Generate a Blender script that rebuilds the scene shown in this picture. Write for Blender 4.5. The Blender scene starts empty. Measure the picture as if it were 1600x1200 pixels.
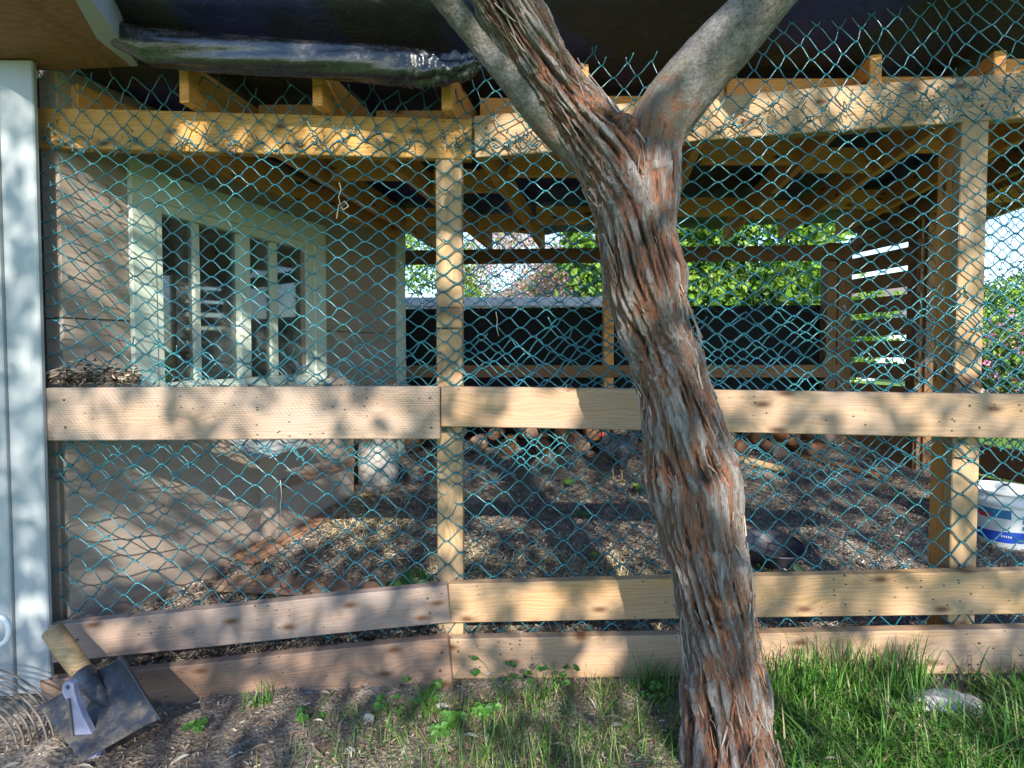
import bpy, bmesh, math, random
import numpy as np
from mathutils import Vector, Matrix

SC = bpy.context.scene
COL = SC.collection
R = random.Random(11)
NR = np.random.RandomState(7)

# ------------------------------------------------------------------ camera, light, exposure
CAM = Vector((0, 0, 1.03)); F = 800.0; PITCH = math.radians(1.8); PY0 = 570.0
cd = bpy.data.cameras.new('camera'); cam = bpy.data.objects.new('camera', cd); COL.objects.link(cam)
cam.location = CAM; cam.rotation_euler = (math.radians(90) - PITCH, 0, 0)
cd.sensor_width = 36; cd.lens = 18; cd.shift_y = -30.0 / 1600; cd.clip_start = 0.05; cd.clip_end = 500
SC.camera = cam

SUN_T = Vector((-0.14, 1.0, -0.60)).normalized()          # the way the sunlight travels
elev = math.asin(-SUN_T.z)
w = bpy.data.worlds.new('World'); SC.world = w; w.use_nodes = True
wn = w.node_tree.nodes; wl = w.node_tree.links; wn.clear()
sky = wn.new('ShaderNodeTexSky'); sky.sky_type = 'NISHITA'; sky.sun_disc = False
sky.sun_elevation = elev
sky.sun_rotation = math.atan2(-SUN_T.x, -SUN_T.y)
sky.air_density = 1.0; sky.dust_density = 0.1; sky.ozone_density = 3.5
bg = wn.new('ShaderNodeBackground'); bg.inputs[1].default_value = 0.14
wo = wn.new('ShaderNodeOutputWorld'); wl.new(sky.outputs[0], bg.inputs[0]); wl.new(bg.outputs[0], wo.inputs[0])
sl = bpy.data.lights.new('sun', 'SUN'); sl.energy = 4.3; sl.angle = math.radians(0.55); sl.color = (1.0, 0.93, 0.80)
so = bpy.data.objects.new('sun', sl); COL.objects.link(so)
so.rotation_euler = SUN_T.to_track_quat('-Z', 'Y').to_euler()
SC.view_settings.view_transform = 'Standard'; SC.view_settings.look = 'None'
SC.view_settings.exposure = 1.5; SC.view_settings.gamma = 1.0; SC.view_settings.use_curve_mapping = False
SC.cycles.max_bounces = 8; SC.cycles.diffuse_bounces = 5; SC.cycles.transparent_max_bounces = 12

# ------------------------------------------------------------------ geometry helpers
cp, sp = math.cos(PITCH), math.sin(PITCH)
def W(px, py, Y):
    """point at depth Y that the photograph shows at (px, py)"""
    xc = (px - 800) / F; yc = (PY0 - py) / F
    dy = cp + yc * sp; dz = -sp + yc * cp
    k = Y / dy
    return Vector((xc * k, Y, CAM.z + dz * k))

def ground_z(X, Y):
    X = np.asarray(X, float); Y = np.asarray(Y, float)
    out = -0.150 + np.where(X < 0, .05, .075) * np.clip(X, -3, 3)
    ins = -0.07 + 0.15 * (np.minimum(Y, 4.4) - 2.2) + 0.02 * (np.clip(X, -3, 3) + 1.2)
    t = np.clip((Y - 1.75) / 0.35, 0, 1)
    z = out * (1 - t) + ins * t
    s = np.clip((X - 2.75) / 0.4, 0, 1) * np.clip((Y - 2.2) / .6, 0, 1)
    z = z * (1 - s) + 0.31 * s
    s = np.clip((Y - 4.5) / 1.0, 0, 1)
    z = z * (1 - s) + 0.34 * s
    return z
def gz(X, Y): return float(ground_z(X, Y))

def hash2(i, j, seed):
    n = (i.astype(np.int64) * 374761393 + j.astype(np.int64) * 668265263 + seed * 974711) & 0xffffffff
    n = ((n ^ (n >> 13)) * 1274126177) & 0xffffffff
    n = n ^ (n >> 16)
    return (n & 0xffffff) / float(0xffffff)
def vnoise(x, y, seed=0, per=None):
    xi = np.floor(x); yi = np.floor(y); fx = x - xi; fy = y - yi
    fx = fx * fx * (3 - 2 * fx); fy = fy * fy * (3 - 2 * fy)
    x0 = xi; x1 = xi + 1
    if per: x0 = np.mod(x0, per); x1 = np.mod(x1, per)
    a = hash2(x0, yi, seed); b = hash2(x1, yi, seed); c = hash2(x0, yi + 1, seed); d = hash2(x1, yi + 1, seed)
    return (a * (1 - fx) + b * fx) * (1 - fy) + (c * (1 - fx) + d * fx) * fy   # 0..1

def put(o, parent=None):
    COL.objects.link(o)
    if parent is not None:
        o.parent = parent
    return o
def meta(o, label=None, cat=None, group=None, kind=None):
    if label: o['label'] = label
    if cat: o['category'] = cat
    if group: o['group'] = group
    if kind: o['kind'] = kind
    return o
def world_of(p):
    m = Matrix.Identity(4)
    while p is not None:
        m = p.matrix_basis @ m; p = p.parent
    return m
def mesh_obj(name, verts, faces, mat, parent=None, M=None, smooth=False, cols=None):
    """verts are world coordinates when M is None, else local to M"""
    me = bpy.data.meshes.new(name)
    me.from_pydata(verts if isinstance(verts, list) else np.asarray(verts).tolist(), [],
                   faces if isinstance(faces, list) else np.asarray(faces).tolist())
    if mat: me.materials.append(mat)
    if smooth: me.polygons.foreach_set('use_smooth', [True] * len(me.polygons))
    if cols is not None:   # per-vertex colours
        a = me.color_attributes.new('col', 'FLOAT_COLOR', 'POINT')
        c = np.ones((len(me.vertices), 4)); c[:, :3] = cols
        a.data.foreach_set('color', c.ravel())
    me.update()
    o = bpy.data.objects.new(name, me)
    put(o, parent)
    Mw = M if M is not None else Matrix.Identity(4)
    o.matrix_basis = (world_of(parent).inverted() @ Mw) if parent is not None else Mw
    if parent is None and M is None and len(me.vertices):     # top-level: origin at the base of the thing
        co = np.empty(len(me.vertices) * 3); me.vertices.foreach_get('co', co); co = co.reshape(-1, 3)
        c = Vector(((co[:, 0].min() + co[:, 0].max()) / 2, (co[:, 1].min() + co[:, 1].max()) / 2, co[:, 2].min()))
        me.transform(Matrix.Translation(-c)); o.location = c
    return o
def bm_obj(name, bm, mat, parent=None, M=None, smooth=False):
    me = bpy.data.meshes.new(name); bm.to_mesh(me); bm.free()
    if mat: me.materials.append(mat)
    if smooth: me.polygons.foreach_set('use_smooth', [True] * len(me.polygons))
    o = bpy.data.objects.new(name, me); put(o, parent)
    Mw = M if M is not None else Matrix.Identity(4)
    o.matrix_basis = (world_of(parent).inverted() @ Mw) if parent is not None else Mw
    return o
def empty(name, loc, label, cat, group=None):
    o = bpy.data.objects.new(name, None); COL.objects.link(o); o.location = loc
    o.empty_display_size = .1
    return meta(o, label, cat, group)

def box_bm(L, T, H, bev=.003, nseg=1, warp=0.0, seed=0, taper=None):
    """box with local x length 0..L, y thickness 0..T, z height 0..-H, bevelled, optionally bowed"""
    bm = bmesh.new()
    bmesh.ops.create_cube(bm, size=1)
    for v in bm.verts:
        v.co = Vector(((v.co.x + .5) * L, (v.co.y + .5) * T, (v.co.z - .5) * H))
    if bev:
        bmesh.ops.bevel(bm, geom=bm.edges[:], offset=bev, segments=1, affect='EDGES')
    if nseg > 1:
        for k in range(1, nseg):
            g = bm.verts[:] + bm.edges[:] + bm.faces[:]
            bmesh.ops.bisect_plane(bm, geom=g, plane_co=(L * k / nseg, 0, 0), plane_no=(1, 0, 0))
        rr = random.Random(seed)
        ph = rr.uniform(0, 6); a = warp
        for v in bm.verts:
            t = v.co.x / L
            v.co.z += a * math.sin(math.pi * t + .3) + a * .35 * math.sin(9 * t + ph)
            v.co.y += a * .7 * math.sin(5 * t + ph)
    return bm
def board(name, A, B, H, T, mat, parent, up=Vector((0, 0, 1)), bev=.003, nseg=1, warp=0, side=1):
    """A->B is the TOP front edge; board hangs H down and T to the back"""
    A = Vector(A); B = Vector(B)
    x = (B - A); L = x.length; x.normalize()
    y = up.cross(x).normalized() * side      # back direction when x points right
    z = x.cross(y).normalized()
    if side < 0: z = -z
    M = Matrix((( x.x, y.x, z.x, A.x), (x.y, y.y, z.y, A.y), (x.z, y.z, z.z, A.z), (0, 0, 0, 1)))
    o = bm_obj(name, box_bm(L, T, H, bev, nseg, warp, R.randint(0, 9999)), mat, parent, M)
    if side < 0:
        bm = bmesh.new(); bm.from_mesh(o.data); bmesh.ops.recalc_face_normals(bm, faces=bm.faces); bm.to_mesh(o.data); bm.free()
    return o

def tubes(P, rad, sides=4):
    """P: (n, k, 3) polylines, rad: (n,k) radii -> verts, faces; capped open ends left as they are"""
    P = np.asarray(P, float); n, k, _ = P.shape
    rad = np.broadcast_to(np.asarray(rad, float), (n, k))
    T = np.gradient(P, axis=1); T /= (np.linalg.norm(T, axis=2, keepdims=True) + 1e-9)
    ref = np.zeros_like(T); ref[..., 1] = 1
    par = np.abs(T[..., 1]) > .9; ref[par] = (1, 0, 0)
    A = np.cross(T, ref); A /= (np.linalg.norm(A, axis=2, keepdims=True) + 1e-9)
    B = np.cross(T, A)
    th = np.arange(sides) * 2 * math.pi / sides
    V = P[:, :, None, :] + rad[:, :, None, None] * (A[:, :, None, :] * np.cos(th)[None, None, :, None] + B[:, :, None, :] * np.sin(th)[None, None, :, None])
    V = V.reshape(-1, 3)
    i, j, s = np.meshgrid(np.arange(n), np.arange(k - 1), np.arange(sides), indexing='ij')
    a = (i * k + j) * sides + s; b = (i * k + j) * sides + (s + 1) % sides
    Fc = np.stack([a, b, b + sides, a + sides], -1).reshape(-1, 4)
    i2 = np.arange(n)
    if sides == 4:
        c0 = (i2 * k) * 4; c1 = (i2 * k + k - 1) * 4
        Fc = np.concatenate([Fc, np.stack([c0 + 3, c0 + 2, c0 + 1, c0], 1), np.stack([c1, c1 + 1, c1 + 2, c1 + 3], 1)])
    return V, Fc

def ribbons(base, tips_fn=None): pass

def leaf_cards(C, A, N, L, Wd, fold=.15):
    """pointed folded leaves: centre C, axis A, normal N, length L, width Wd -> 6 verts 4 tris each"""
    C = np.asarray(C, float); n = len(C)
    A = A / (np.linalg.norm(A, axis=1, keepdims=True) + 1e-9)
    N = N - A * np.sum(N * A, 1, keepdims=True); N /= (np.linalg.norm(N, axis=1, keepdims=True) + 1e-9)
    S = np.cross(A, N)
    L = np.broadcast_to(L, n)[:, None]; Wd = np.broadcast_to(Wd, n)[:, None]
    p0 = C - A * L * .5; p5 = C + A * L * .5 - N * L * .08
    p1 = C - A * L * .12 + S * Wd * .5 + N * Wd * fold; p2 = C - A * L * .12 - S * Wd * .5 + N * Wd * fold
    p3 = C + A * L * .2 + S * Wd * .36 + N * Wd * fold * .7; p4 = C + A * L * .2 - S * Wd * .36 + N * Wd * fold * .7
    V = np.stack([p0, p1, p3, p5, p4, p2], 1).reshape(-1, 3)
    k = np.arange(n)[:, None] * 6
    Fc = np.concatenate([k + np.array([[0, 1, 2, 3]]), k + np.array([[0, 3, 4, 5]])])
    return V, Fc
def rnd_dirs(n):
    v = NR.normal(size=(n, 3)); return v / np.linalg.norm(v, axis=1, keepdims=True)

# ------------------------------------------------------------------ materials
class G:
    def __init__(s, name):
        s.m = bpy.data.materials.new(name); s.m.use_nodes = True
        s.nt = s.m.node_tree; s.nt.nodes.clear()
        s.out = s.nt.nodes.new('ShaderNodeOutputMaterial')
    def n(s, typ, ins=None, out=0, **kw):
        nd = s.nt.nodes.new('ShaderNode' + typ)
        for k, v in kw.items(): setattr(nd, k, v)
        for k, v in (ins or {}).items():
            if isinstance(v, bpy.types.NodeSocket): s.nt.links.new(v, nd.inputs[k])
            else: nd.inputs[k].default_value = v
        return nd.outputs[out] if out is not None else nd
    def math(s, op, a, b=0.0, c=0.0, clamp=False):
        return s.n('Math', {0: a, 1: b, 2: c}, operation=op, use_clamp=clamp)
    def ramp(s, f, stops, interp='LINEAR'):
        nd = s.nt.nodes.new('ShaderNodeValToRGB'); s.nt.links.new(f, nd.inputs[0])
        r = nd.color_ramp; r.interpolation = interp
        while len(r.elements) < len(stops): r.elements.new(.5)
        for e, (p, c) in zip(r.elements, stops):
            e.position = p; e.color = (c, c, c, 1) if not hasattr(c, '__len__') else (*c, 1)
        return nd.outputs[0]
    def mix(s, f, a, b, blend='MIX'):
        nd = s.nt.nodes.new('ShaderNodeMix'); nd.data_type = 'RGBA'; nd.blend_type = blend
        for k, v in ((0, f), (6, a), (7, b)):
            if isinstance(v, bpy.types.NodeSocket): s.nt.links.new(v, nd.inputs[k])
            else: nd.inputs[k].default_value = (*v, 1) if hasattr(v, '__len__') and len(v) == 3 else v
        return nd.outputs[2]
    def noise(s, vec, scale, detail=4, rough=.55, dist=0.0, out=0):
        return s.n('TexNoise', {'Vector': vec, 'Scale': scale, 'Detail': detail, 'Roughness': rough, 'Distortion': dist}, out)
    def mapping(s, vec, sc=(1, 1, 1), loc=(0, 0, 0), rot=(0, 0, 0)):
        return s.n('Mapping', {'Vector': vec, 'Scale': sc, 'Location': loc, 'Rotation': rot})
    def obj(s, rnd=True):
        c = s.n('TexCoord', out=3)
        if rnd:
            r = s.n('ObjectInfo', out=5)
            r = s.math('MULTIPLY', r, 37.0)
            cmb = s.n('CombineXYZ', {0: r, 1: r, 2: r})
            c = s.n('VectorMath', {0: c, 1: cmb}, operation='ADD')
        return c
    def bsdf(s, col, rough=.7, bump=None, strength=.3, dist=.002, **kw):
        ins = {'Base Color': col if isinstance(col, bpy.types.NodeSocket) else (*col, 1), 'Roughness': rough}
        for k, v in kw.items(): ins[k.replace('_', ' ')] = v
        if bump is not None:
            ins['Normal'] = s.n('Bump', {'Strength': strength, 'Distance': dist, 'Height': bump})
        b = s.n('BsdfPrincipled', ins)
        return b
    def done(s, sh):
        s.nt.links.new(sh, s.out.inputs[0]); return s.m

def wood(name, light, dark, knot=(.10, .045, .02), grey=0.0, greycol=(.30, .27, .25), incise=False, rough=.75, dirt=.35, vert=False, knots=True, stain=(.16, .10, .07)):
    g = G(name); co = g.obj(rnd=True)
    tc = g.n('TexCoord', out=3)
    sx = g.mapping(co, (2.6, 9, 9))
    sp0 = g.n('SeparateXYZ', {0: co}, None); flat2 = g.n('CombineXYZ', {0: sp0.outputs[0], 1: sp0.outputs[2]})
    vor = g.n('TexVoronoi', {'Vector': g.mapping(flat2, (4.4, 11, 1)), 'Scale': 1.0, 'Randomness': 1.0}, None, voronoi_dimensions='2D')
    ksel = g.math('GREATER_THAN', g.n('SeparateXYZ', {0: vor.outputs[1]}, 0), .55); vor = g.math('ADD', vor.outputs[0], g.math('SUBTRACT', 1.0, ksel))
    kd = g.ramp(vor, [(.05, 1), (.09, .6), (.13, .3), (.18, 0)] if knots else [(0, 0), (1, 0)])
    near = g.ramp(vor, [(0, 1), (.45, 0)])
    sep = g.n('SeparateXYZ', {0: co}, None)
    warp = g.noise(g.mapping(co, (1.2, 5, 6)), 1.0, 3)
    ring = g.math('MULTIPLY_ADD', warp, .17, sep.outputs[2])
    ring = g.math('MULTIPLY_ADD', near, .030, ring)
    ring = g.math('MULTIPLY', ring, 520.0)
    rs = g.math('SINE', ring); rs = g.math('MULTIPLY_ADD', rs, .5, .5)
    fine = g.noise(g.mapping(co, (9, 260, 260)), 1.0, 4, .7)
    big = g.noise(g.mapping(co, (1.5, 6, 8)), 1.0, 4, .6)
    f = g.math('MULTIPLY_ADD', rs, .24, g.math('MULTIPLY', g.math('ADD', fine, g.noise(g.mapping(co, (.9, 0, 55)), 1.0, 4, .7)), .40))
    col = g.mix(g.ramp(f, [(.25, 0), (.75, 1)]), light, tuple(x * .82 for x in dark))
    crk = g.noise(g.mapping(co, (2.5, 0, 150)), 1.0, 3, .6)
    col = g.mix(g.ramp(crk, [(.70, 0), (.76, .7)]), col, tuple(x * .25 for x in dark))
    col = g.mix(g.ramp(big, [(.35, 0), (.75, .55)]), col, dark)
    if grey:
        gn = g.noise(g.mapping(co, (2.2, 6, 7)), 1.0, 5, .6)
        col = g.mix(g.math('MULTIPLY', g.ramp(gn, [(.3, 0), (.62, 1)]), grey), col, g.mix(fine, greycol, tuple(c * .6 for c in greycol)))
    st = g.noise(g.mapping(co, (3, 7, 14)), 1.0, 6, .65)
    col = g.mix(g.ramp(st, [(.58, 0), (.8, dirt)]), col, stain)
    col = g.mix(kd, col, knot)
    # fly specks and dirt
    vs = g.n('TexVoronoi', {'Vector': g.mapping(flat2, (26, 38, 1)), 'Scale': 1.0}, None, voronoi_dimensions='2D')
    sel = g.math('GREATER_THAN', g.n('SeparateXYZ', {0: vs.outputs[1]}, 0), .72)
    sm = g.math('MULTIPLY', g.ramp(vs.outputs[0], [(.07, 1), (.13, 0)]), sel)
    clus = g.ramp(g.noise(co, 4.0, 2), [(.45, 0), (.6, 1)])
    col = g.mix(g.math('MULTIPLY', sm, clus), col, (.025, .02, .015))
    hgt = g.math('MULTIPLY_ADD', fine, .7, g.math('MULTIPLY', rs, .25))
    if incise:
        u = g.math('MULTIPLY', sep.outputs[0], 62.0); v = g.math('MULTIPLY', sep.outputs[2], 125.0)
        row = g.math('FLOOR', v); u = g.math('MULTIPLY_ADD', row, .37, u)
        u = g.math('MULTIPLY_ADD', g.noise(co, 6, 1), 1.5, u)
        a = g.math('LESS_THAN', g.math('FRACT', u), .62)
        b = g.math('LESS_THAN', g.math('ABSOLUTE', g.math('SUBTRACT', g.math('FRACT', v), .5)), .13)
        d = g.math('MULTIPLY', a, b)
        d = g.math('MULTIPLY', d, g.ramp(g.noise(co, 9, 4), [(.35, .2), (.62, 1)]))
        col = g.mix(g.math('MULTIPLY', d, .6), col, (.07, .05, .045))
        hgt = g.math('SUBTRACT', hgt, g.math('MULTIPLY', d, 1.2))
    return g.done(g.bsdf(col, rough, hgt, .45, .0025))

def painted(name, col, dark=(.12, .12, .10), dirt=.5, gloss=.5, scale=1.0):
    g = G(name); co = g.obj(rnd=True)
    n1 = g.noise(co, 3.0 * scale, 6, .6); n2 = g.noise(g.mapping(co, (40, 40, 4)), 1.0, 3)
    c = g.mix(g.ramp(n1, [(.4, 0), (.8, dirt * .5)]), col, tuple(x * .6 for x in col))
    vs = g.n('TexVoronoi', {'Vector': g.n('VectorMath', {0: co, 1: g.n('TexNoise', {'Vector': co, 'Scale': 20.0}, 1)}, operation='ADD'), 'Scale': 26.0}, None)
    sel = g.math('GREATER_THAN', g.n('SeparateXYZ', {0: vs.outputs[1]}, 0), .80)
    sm = g.math('MULTIPLY', g.ramp(vs.outputs[0], [(.08, 1), (.2, 0)]), sel)
    c = g.mix(g.math('MULTIPLY', sm, dirt), c, dark)
    c = g.mix(g.ramp(n2, [(.6, 0), (.9, dirt * .35)]), c, dark)
    return g.done(g.bsdf(c, gloss, g.math('ADD', n1, g.math('MULTIPLY', n2, .3)), .15, .002))

def colattr(name, rough=.8, trans=0.0, spec=.3, noise_amt=.0):
    g = G(name)
    a = g.n('VertexColor', layer_name='col')
    if trans:
        d = g.bsdf(a, rough, **{'Specular_IOR_Level': spec})
        t = g.n('BsdfTranslucent', {'Color': g.mix(.5, a, (.30, .55, .05), 'MULTIPLY') if False else a})
        return g.done(g.n('MixShader', {0: trans, 1: d, 2: t}))
    return g.done(g.bsdf(a, rough, **{'Specular_IOR_Level': spec}))

M_BEAM = wood('fresh_pine', (.55, .31, .09), (.40, .19, .04), dirt=.5)
M_RAIL = wood('pine_rail', (.47, .30, .155), (.33, .18, .08), grey=.6, greycol=(.34, .265, .225), dirt=.45)
M_RAILW = wood('weathered_rail', (.34, .235, .175), (.24, .155, .11), grey=.8, greycol=(.27, .215, .195), dirt=.6)
M_RAILY = wood('yellow_pine_rail', (.48, .30, .13), (.34, .18, .065), grey=.55, greycol=(.34, .26, .20), dirt=.4)
M_SOIL_RAIL = wood('ground_rail', (.31, .185, .12), (.20, .11, .07), grey=.5, greycol=(.25, .18, .145), dirt=.75)
M_INC = wood('incised_treated_plank', (.42, .285, .185), (.28, .175, .11), grey=.7, greycol=(.35, .28, .24), incise=True, dirt=.7, knots=False)
M_POST = wood('pine_post', (.48, .31, .15), (.34, .19, .08), grey=.35, greycol=(.35, .29, .23), dirt=.4)
M_RAFT = wood('rafter_wood', (.78, .37, .11), (.60, .25, .06), dirt=.5, stain=(.08, .04, .02))
M_BROWN = wood('brown_stained_wood', (.20, .085, .035), (.12, .05, .02), dirt=.4, stain=(.04, .02, .01))
M_SLAT = wood('slat_wood', (.30, .145, .06), (.19, .09, .035), dirt=.5, stain=(.05, .03, .02))
M_REDBOARD = wood('reddish_cedar', (.36, .20, .12), (.25, .13, .075), dirt=.3, knots=False)
M_HANDLE = wood('handle_wood', (.46, .32, .16), (.33, .20, .09), dirt=.3, knots=False)
M_WHITE = painted('white_paint', (.30, .325, .34), dirt=.8)
M_TRIM = painted('window_paint', (.52, .58, .50), dirt=.35)
def ply():
    g = G('plywood_siding'); co = g.obj(False)
    n = g.noise(g.mapping(co, (1.2, 1.2, 14)), 1.5, 6, .6, .6); b = g.noise(co, 2.2, 5); fi = g.noise(g.mapping(co, (14, 14, 220)), 1.0, 3)
    c = g.mix(n, (.37, .295, .235), (.25, .19, .145))
    c = g.mix(g.ramp(b, [(.35, 0), (.75, .7)]), c, (.30, .26, .24))
    c = g.mix(g.ramp(fi, [(.45, 0), (.8, .5)]), c, (.14, .095, .07))
    return g.done(g.bsdf(c, .8, g.math('ADD', n, g.math('MULTIPLY', fi, .5)), .3, .002))
M_PLY = ply()
def flat(name, col, rough=.6, nscale=30, amt=.3, bump=.2, **kw):
    g = G(name); co = g.obj(False); n = g.noise(co, nscale, 5)
    c = g.mix(g.ramp(n, [(.3, 0), (.7, amt)]), col, tuple(x * .45 for x in col))
    return g.done(g.bsdf(c, rough, n, bump, .002, **kw))
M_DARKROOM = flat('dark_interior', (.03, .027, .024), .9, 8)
def net_mat(name, a, b):
    g = G(name); co = g.obj(False); n = g.noise(co, 3.0, 3); n2 = g.noise(co, 60.0, 2)
    c = g.mix(g.ramp(n, [(.38, 0), (.62, 1)]), a, b)
    c = g.mix(g.ramp(n2, [(.55, 0), (.8, .5)]), c, (.10, .22, .24))
    return g.done(g.bsdf(c, .28, n2, .15, .001, Specular_IOR_Level=.6))
M_NET = net_mat('teal_plastic_net', (.014, .115, .175), (.019, .145, .160))
M_NET2 = net_mat('green_plastic_net', (.014, .105, .13), (.015, .12, .165))
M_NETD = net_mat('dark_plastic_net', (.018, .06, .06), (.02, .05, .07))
def tarp(name, a, b, rough=.55):
    g = G(name); co = g.obj(False)
    n = g.noise(co, 1.3, 3); cr = g.noise(co, 9, 8, .62, 1.2); fi = g.noise(g.mapping(co, (80, 5, 80)), 1, 3)
    c = g.mix(g.ramp(n, [(.46, 0), (.54, 1)]), a, b)
    c = g.mix(g.ramp(fi, [(.62, 0), (.8, .25)]), c, (.12, .12, .11))
    return g.done(g.bsdf(c, rough, cr, .7, .02))
M_TARP = tarp('roof_tarp', (.012, .012, .016), (.010, .014, .10))
M_PLASTIC = None
def black_plastic():
    g = G('shiny_black_plastic'); co = g.obj(False)
    cr = g.noise(g.mapping(co, (5, 20, 20)), 1.0, 7, .6, 1.0)
    d = g.noise(g.mapping(co, (60, 60, 60)), 1.0, 4, .7)
    z = g.n('SeparateXYZ', {0: co}, 2)
    c = g.mix(g.ramp(d, [(.55, 0), (.75, .3)]), (.008, .009, .012), (.12, .11, .08))
    return g.done(g.bsdf(c, g.ramp(d, [(.3, .14), (.7, .38)]), cr, .35, .010, Specular_IOR_Level=.8))
M_PLASTIC = black_plastic()
M_SHEET = flat('black_landscape_sheet', (.008, .009, .011), .7, 12, .5, .5, Specular_IOR_Level=.15)
def bark():
    g = G('shaggy_bark'); co = g.obj(False)
    h = g.n('Attribute', attribute_name='h', out=2)
    n = g.noise(co, 9, 5); n2 = g.noise(g.mapping(co, (160, 160, 30), rot=(0, .15, 0)), 1.0, 5, .7)
    n3 = g.noise(g.mapping(co, (30, 30, 7)), 1.0, 4)
    hh = g.math('MULTIPLY_ADD', g.math('SUBTRACT', n2, .5), .55, h)
    hh = g.math('MULTIPLY_ADD', g.math('SUBTRACT', n, .5), .45, hh)
    c = g.ramp(hh, [(.17, (.006, .004, .003)), (.34, (.055, .022, .012)), (.47, (.25, .088, .038)), (.59, (.17, .085, .055)), (.72, (.16, .118, .10)), (.86, (.20, .17, .16)), (1.0, (.28, .255, .245))])
    c = g.mix(g.ramp(n3, [(.52, 0), (.66, .28)]), c, g.mix(n2, (.10, .075, .06), (.27, .24, .23)))
    fb = g.noise(g.mapping(co, (330, 330, 16)), 1.0, 4, .8, .4)
    c = g.mix(g.ramp(fb, [(.36, .85), (.50, 0)]), c, (.025, .014, .010))
    c = g.mix(g.ramp(fb, [(.60, 0), (.74, .6)]), c, (.36, .30, .25))
    b = g.noise(g.mapping(co, (260, 260, 22)), 1.0, 6, .75)
    return g.done(g.bsdf(c, .8, g.math('ADD', b, g.math('MULTIPLY', n2, .8)), 1.0, .008))
M_BARK = bark()
def bark_smooth():
    g = G('smooth_grey_bark'); co = g.obj(False)
    n = g.noise(co, 26, 6, .65); n2 = g.noise(g.mapping(co, (120, 120, 120)), 1.0, 6, .75); n3 = g.noise(co, 5, 3)
    c = g.mix(g.ramp(n, [(.35, 0), (.7, 1)]), (.22, .215, .22), (.10, .085, .07))
    c = g.mix(g.ramp(n2, [(.46, 0), (.64, .85)]), c, (.05, .038, .027))
    c = g.mix(g.ramp(n3, [(.42, 0), (.62, .8)]), c, (.12, .10, .055))
    fis = g.n('TexVoronoi', {'Vector': g.n('VectorMath', {0: g.mapping(co, (75, 75, 120)), 1: g.n('TexNoise', {'Vector': co, 'Scale': 12.0}, 1)}, operation='ADD'), 'Scale': 1.0, 'Randomness': 1.0}, 0, feature='DISTANCE_TO_EDGE')
    fd = g.ramp(fis, [(0, 1), (.05, 0)])
    c = g.mix(g.math('MULTIPLY', fd, g.ramp(n, [(.45, 0), (.6, .3)])), c, (.03, .022, .016))
    k = g.n('Attribute', attribute_name='k', out=2); h = g.n('Attribute', attribute_name='h', out=2)
    fb = g.noise(g.mapping(co, (200, 200, 30)), 1.0, 5, .8)
    hb = g.math('MULTIPLY_ADD', g.math('SUBTRACT', fb, .5), .6, h)
    cb = g.ramp(hb, [(.12, (.006, .004, .003)), (.30, (.055, .022, .012)), (.45, (.24, .088, .040)), (.60, (.16, .085, .06)), (.75, (.17, .135, .12)), (1.0, (.27, .24, .23))])
    kk = g.ramp(g.math('MULTIPLY_ADD', g.math('SUBTRACT', n, .5), 1.1, k), [(.25, 0), (.55, 1)])
    c = g.mix(kk, c, cb)
    return g.done(g.bsdf(c, .8, g.math('SUBTRACT', g.math('ADD', n2, n), g.math('MULTIPLY', fd, .2)), 1.0, .006))
M_BARKS = bark_smooth()
def soil(name, a, b, c_):
    g = G(name); co = g.obj(False)
    n = g.noise(co, 14, 9, .7); v = g.n('TexVoronoi', {'Vector': co, 'Scale': 90.0}, 0); n2 = g.noise(co, 1.6, 4)
    c = g.mix(g.ramp(n, [(.35, 0), (.65, 1)]), a, b)
    c = g.mix(g.ramp(n2, [(.45, 0), (.65, .6)]), c, c_)
    return g.done(g.bsdf(c, .95, g.math('ADD', n, g.math('MULTIPLY', v, .4)), 1.0, .02))
def ground_mat():
    g = G('garden_soil'); co = g.obj(False)
    n = g.noise(co, 14, 9, .7); v = g.n('TexVoronoi', {'Vector': co, 'Scale': 90.0}, 0); n2 = g.noise(co, 1.6, 4)
    c = g.mix(g.ramp(n, [(.35, 0), (.65, 1)]), (.07, .058, .05), (.27, .22, .18))
    c = g.mix(g.ramp(n2, [(.45, 0), (.65, .6)]), c, (.15, .12, .10))
    a = g.n('VertexColor', layer_name='col')      # red channel: lawn
    r = g.n('SeparateColor', {0: a}, 0)
    gr = g.mix(g.noise(co, 30, 6, .7), (.05, .13, .012), (.12, .24, .03))
    c = g.mix(g.ramp(g.math('ADD', r, g.math('MULTIPLY', g.math('SUBTRACT', n, .5), .5)), [(.45, 0), (.6, 1)]), c, gr)
    return g.done(g.bsdf(c, .95, g.math('ADD', n, g.math('MULTIPLY', v, .4)), 1.0, .02))
M_GROUND = ground_mat()
M_BITS = colattr('ground_bits', .85)
M_GRASS = colattr('grass_blades', .45, .35, .4)
M_LEAF = colattr('leaves', .45, .45, .4)
def steel():
    g = G('dark_shovel_steel'); co = g.obj(False); n = g.noise(co, 16, 8, .7); n2 = g.noise(co, 90, 5, .7)
    z = g.n('SeparateXYZ', {0: co}, 2); zz = g.math('MULTIPLY_ADD', z, -1.6, -.02)
    f = g.math('ADD', n, zz)
    c = g.mix(g.ramp(f, [(.60, 0), (.74, 1)]), (.028, .034, .05), g.mix(n2, (.05, .04, .035), (.19, .155, .13)))
    return g.done(g.bsdf(c, g.ramp(f, [(.5, .35), (.66, .95)]), g.math('ADD', n2, n), .7, .004, Specular_IOR_Level=.5))
M_METAL = steel()
M_RUBBER = flat('black_rubber', (.030, .034, .050), .5, 20, .4, .2)
M_PAIL = flat('white_pail_plastic', (.72, .74, .74), .4, 8, .25, .05)
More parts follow.
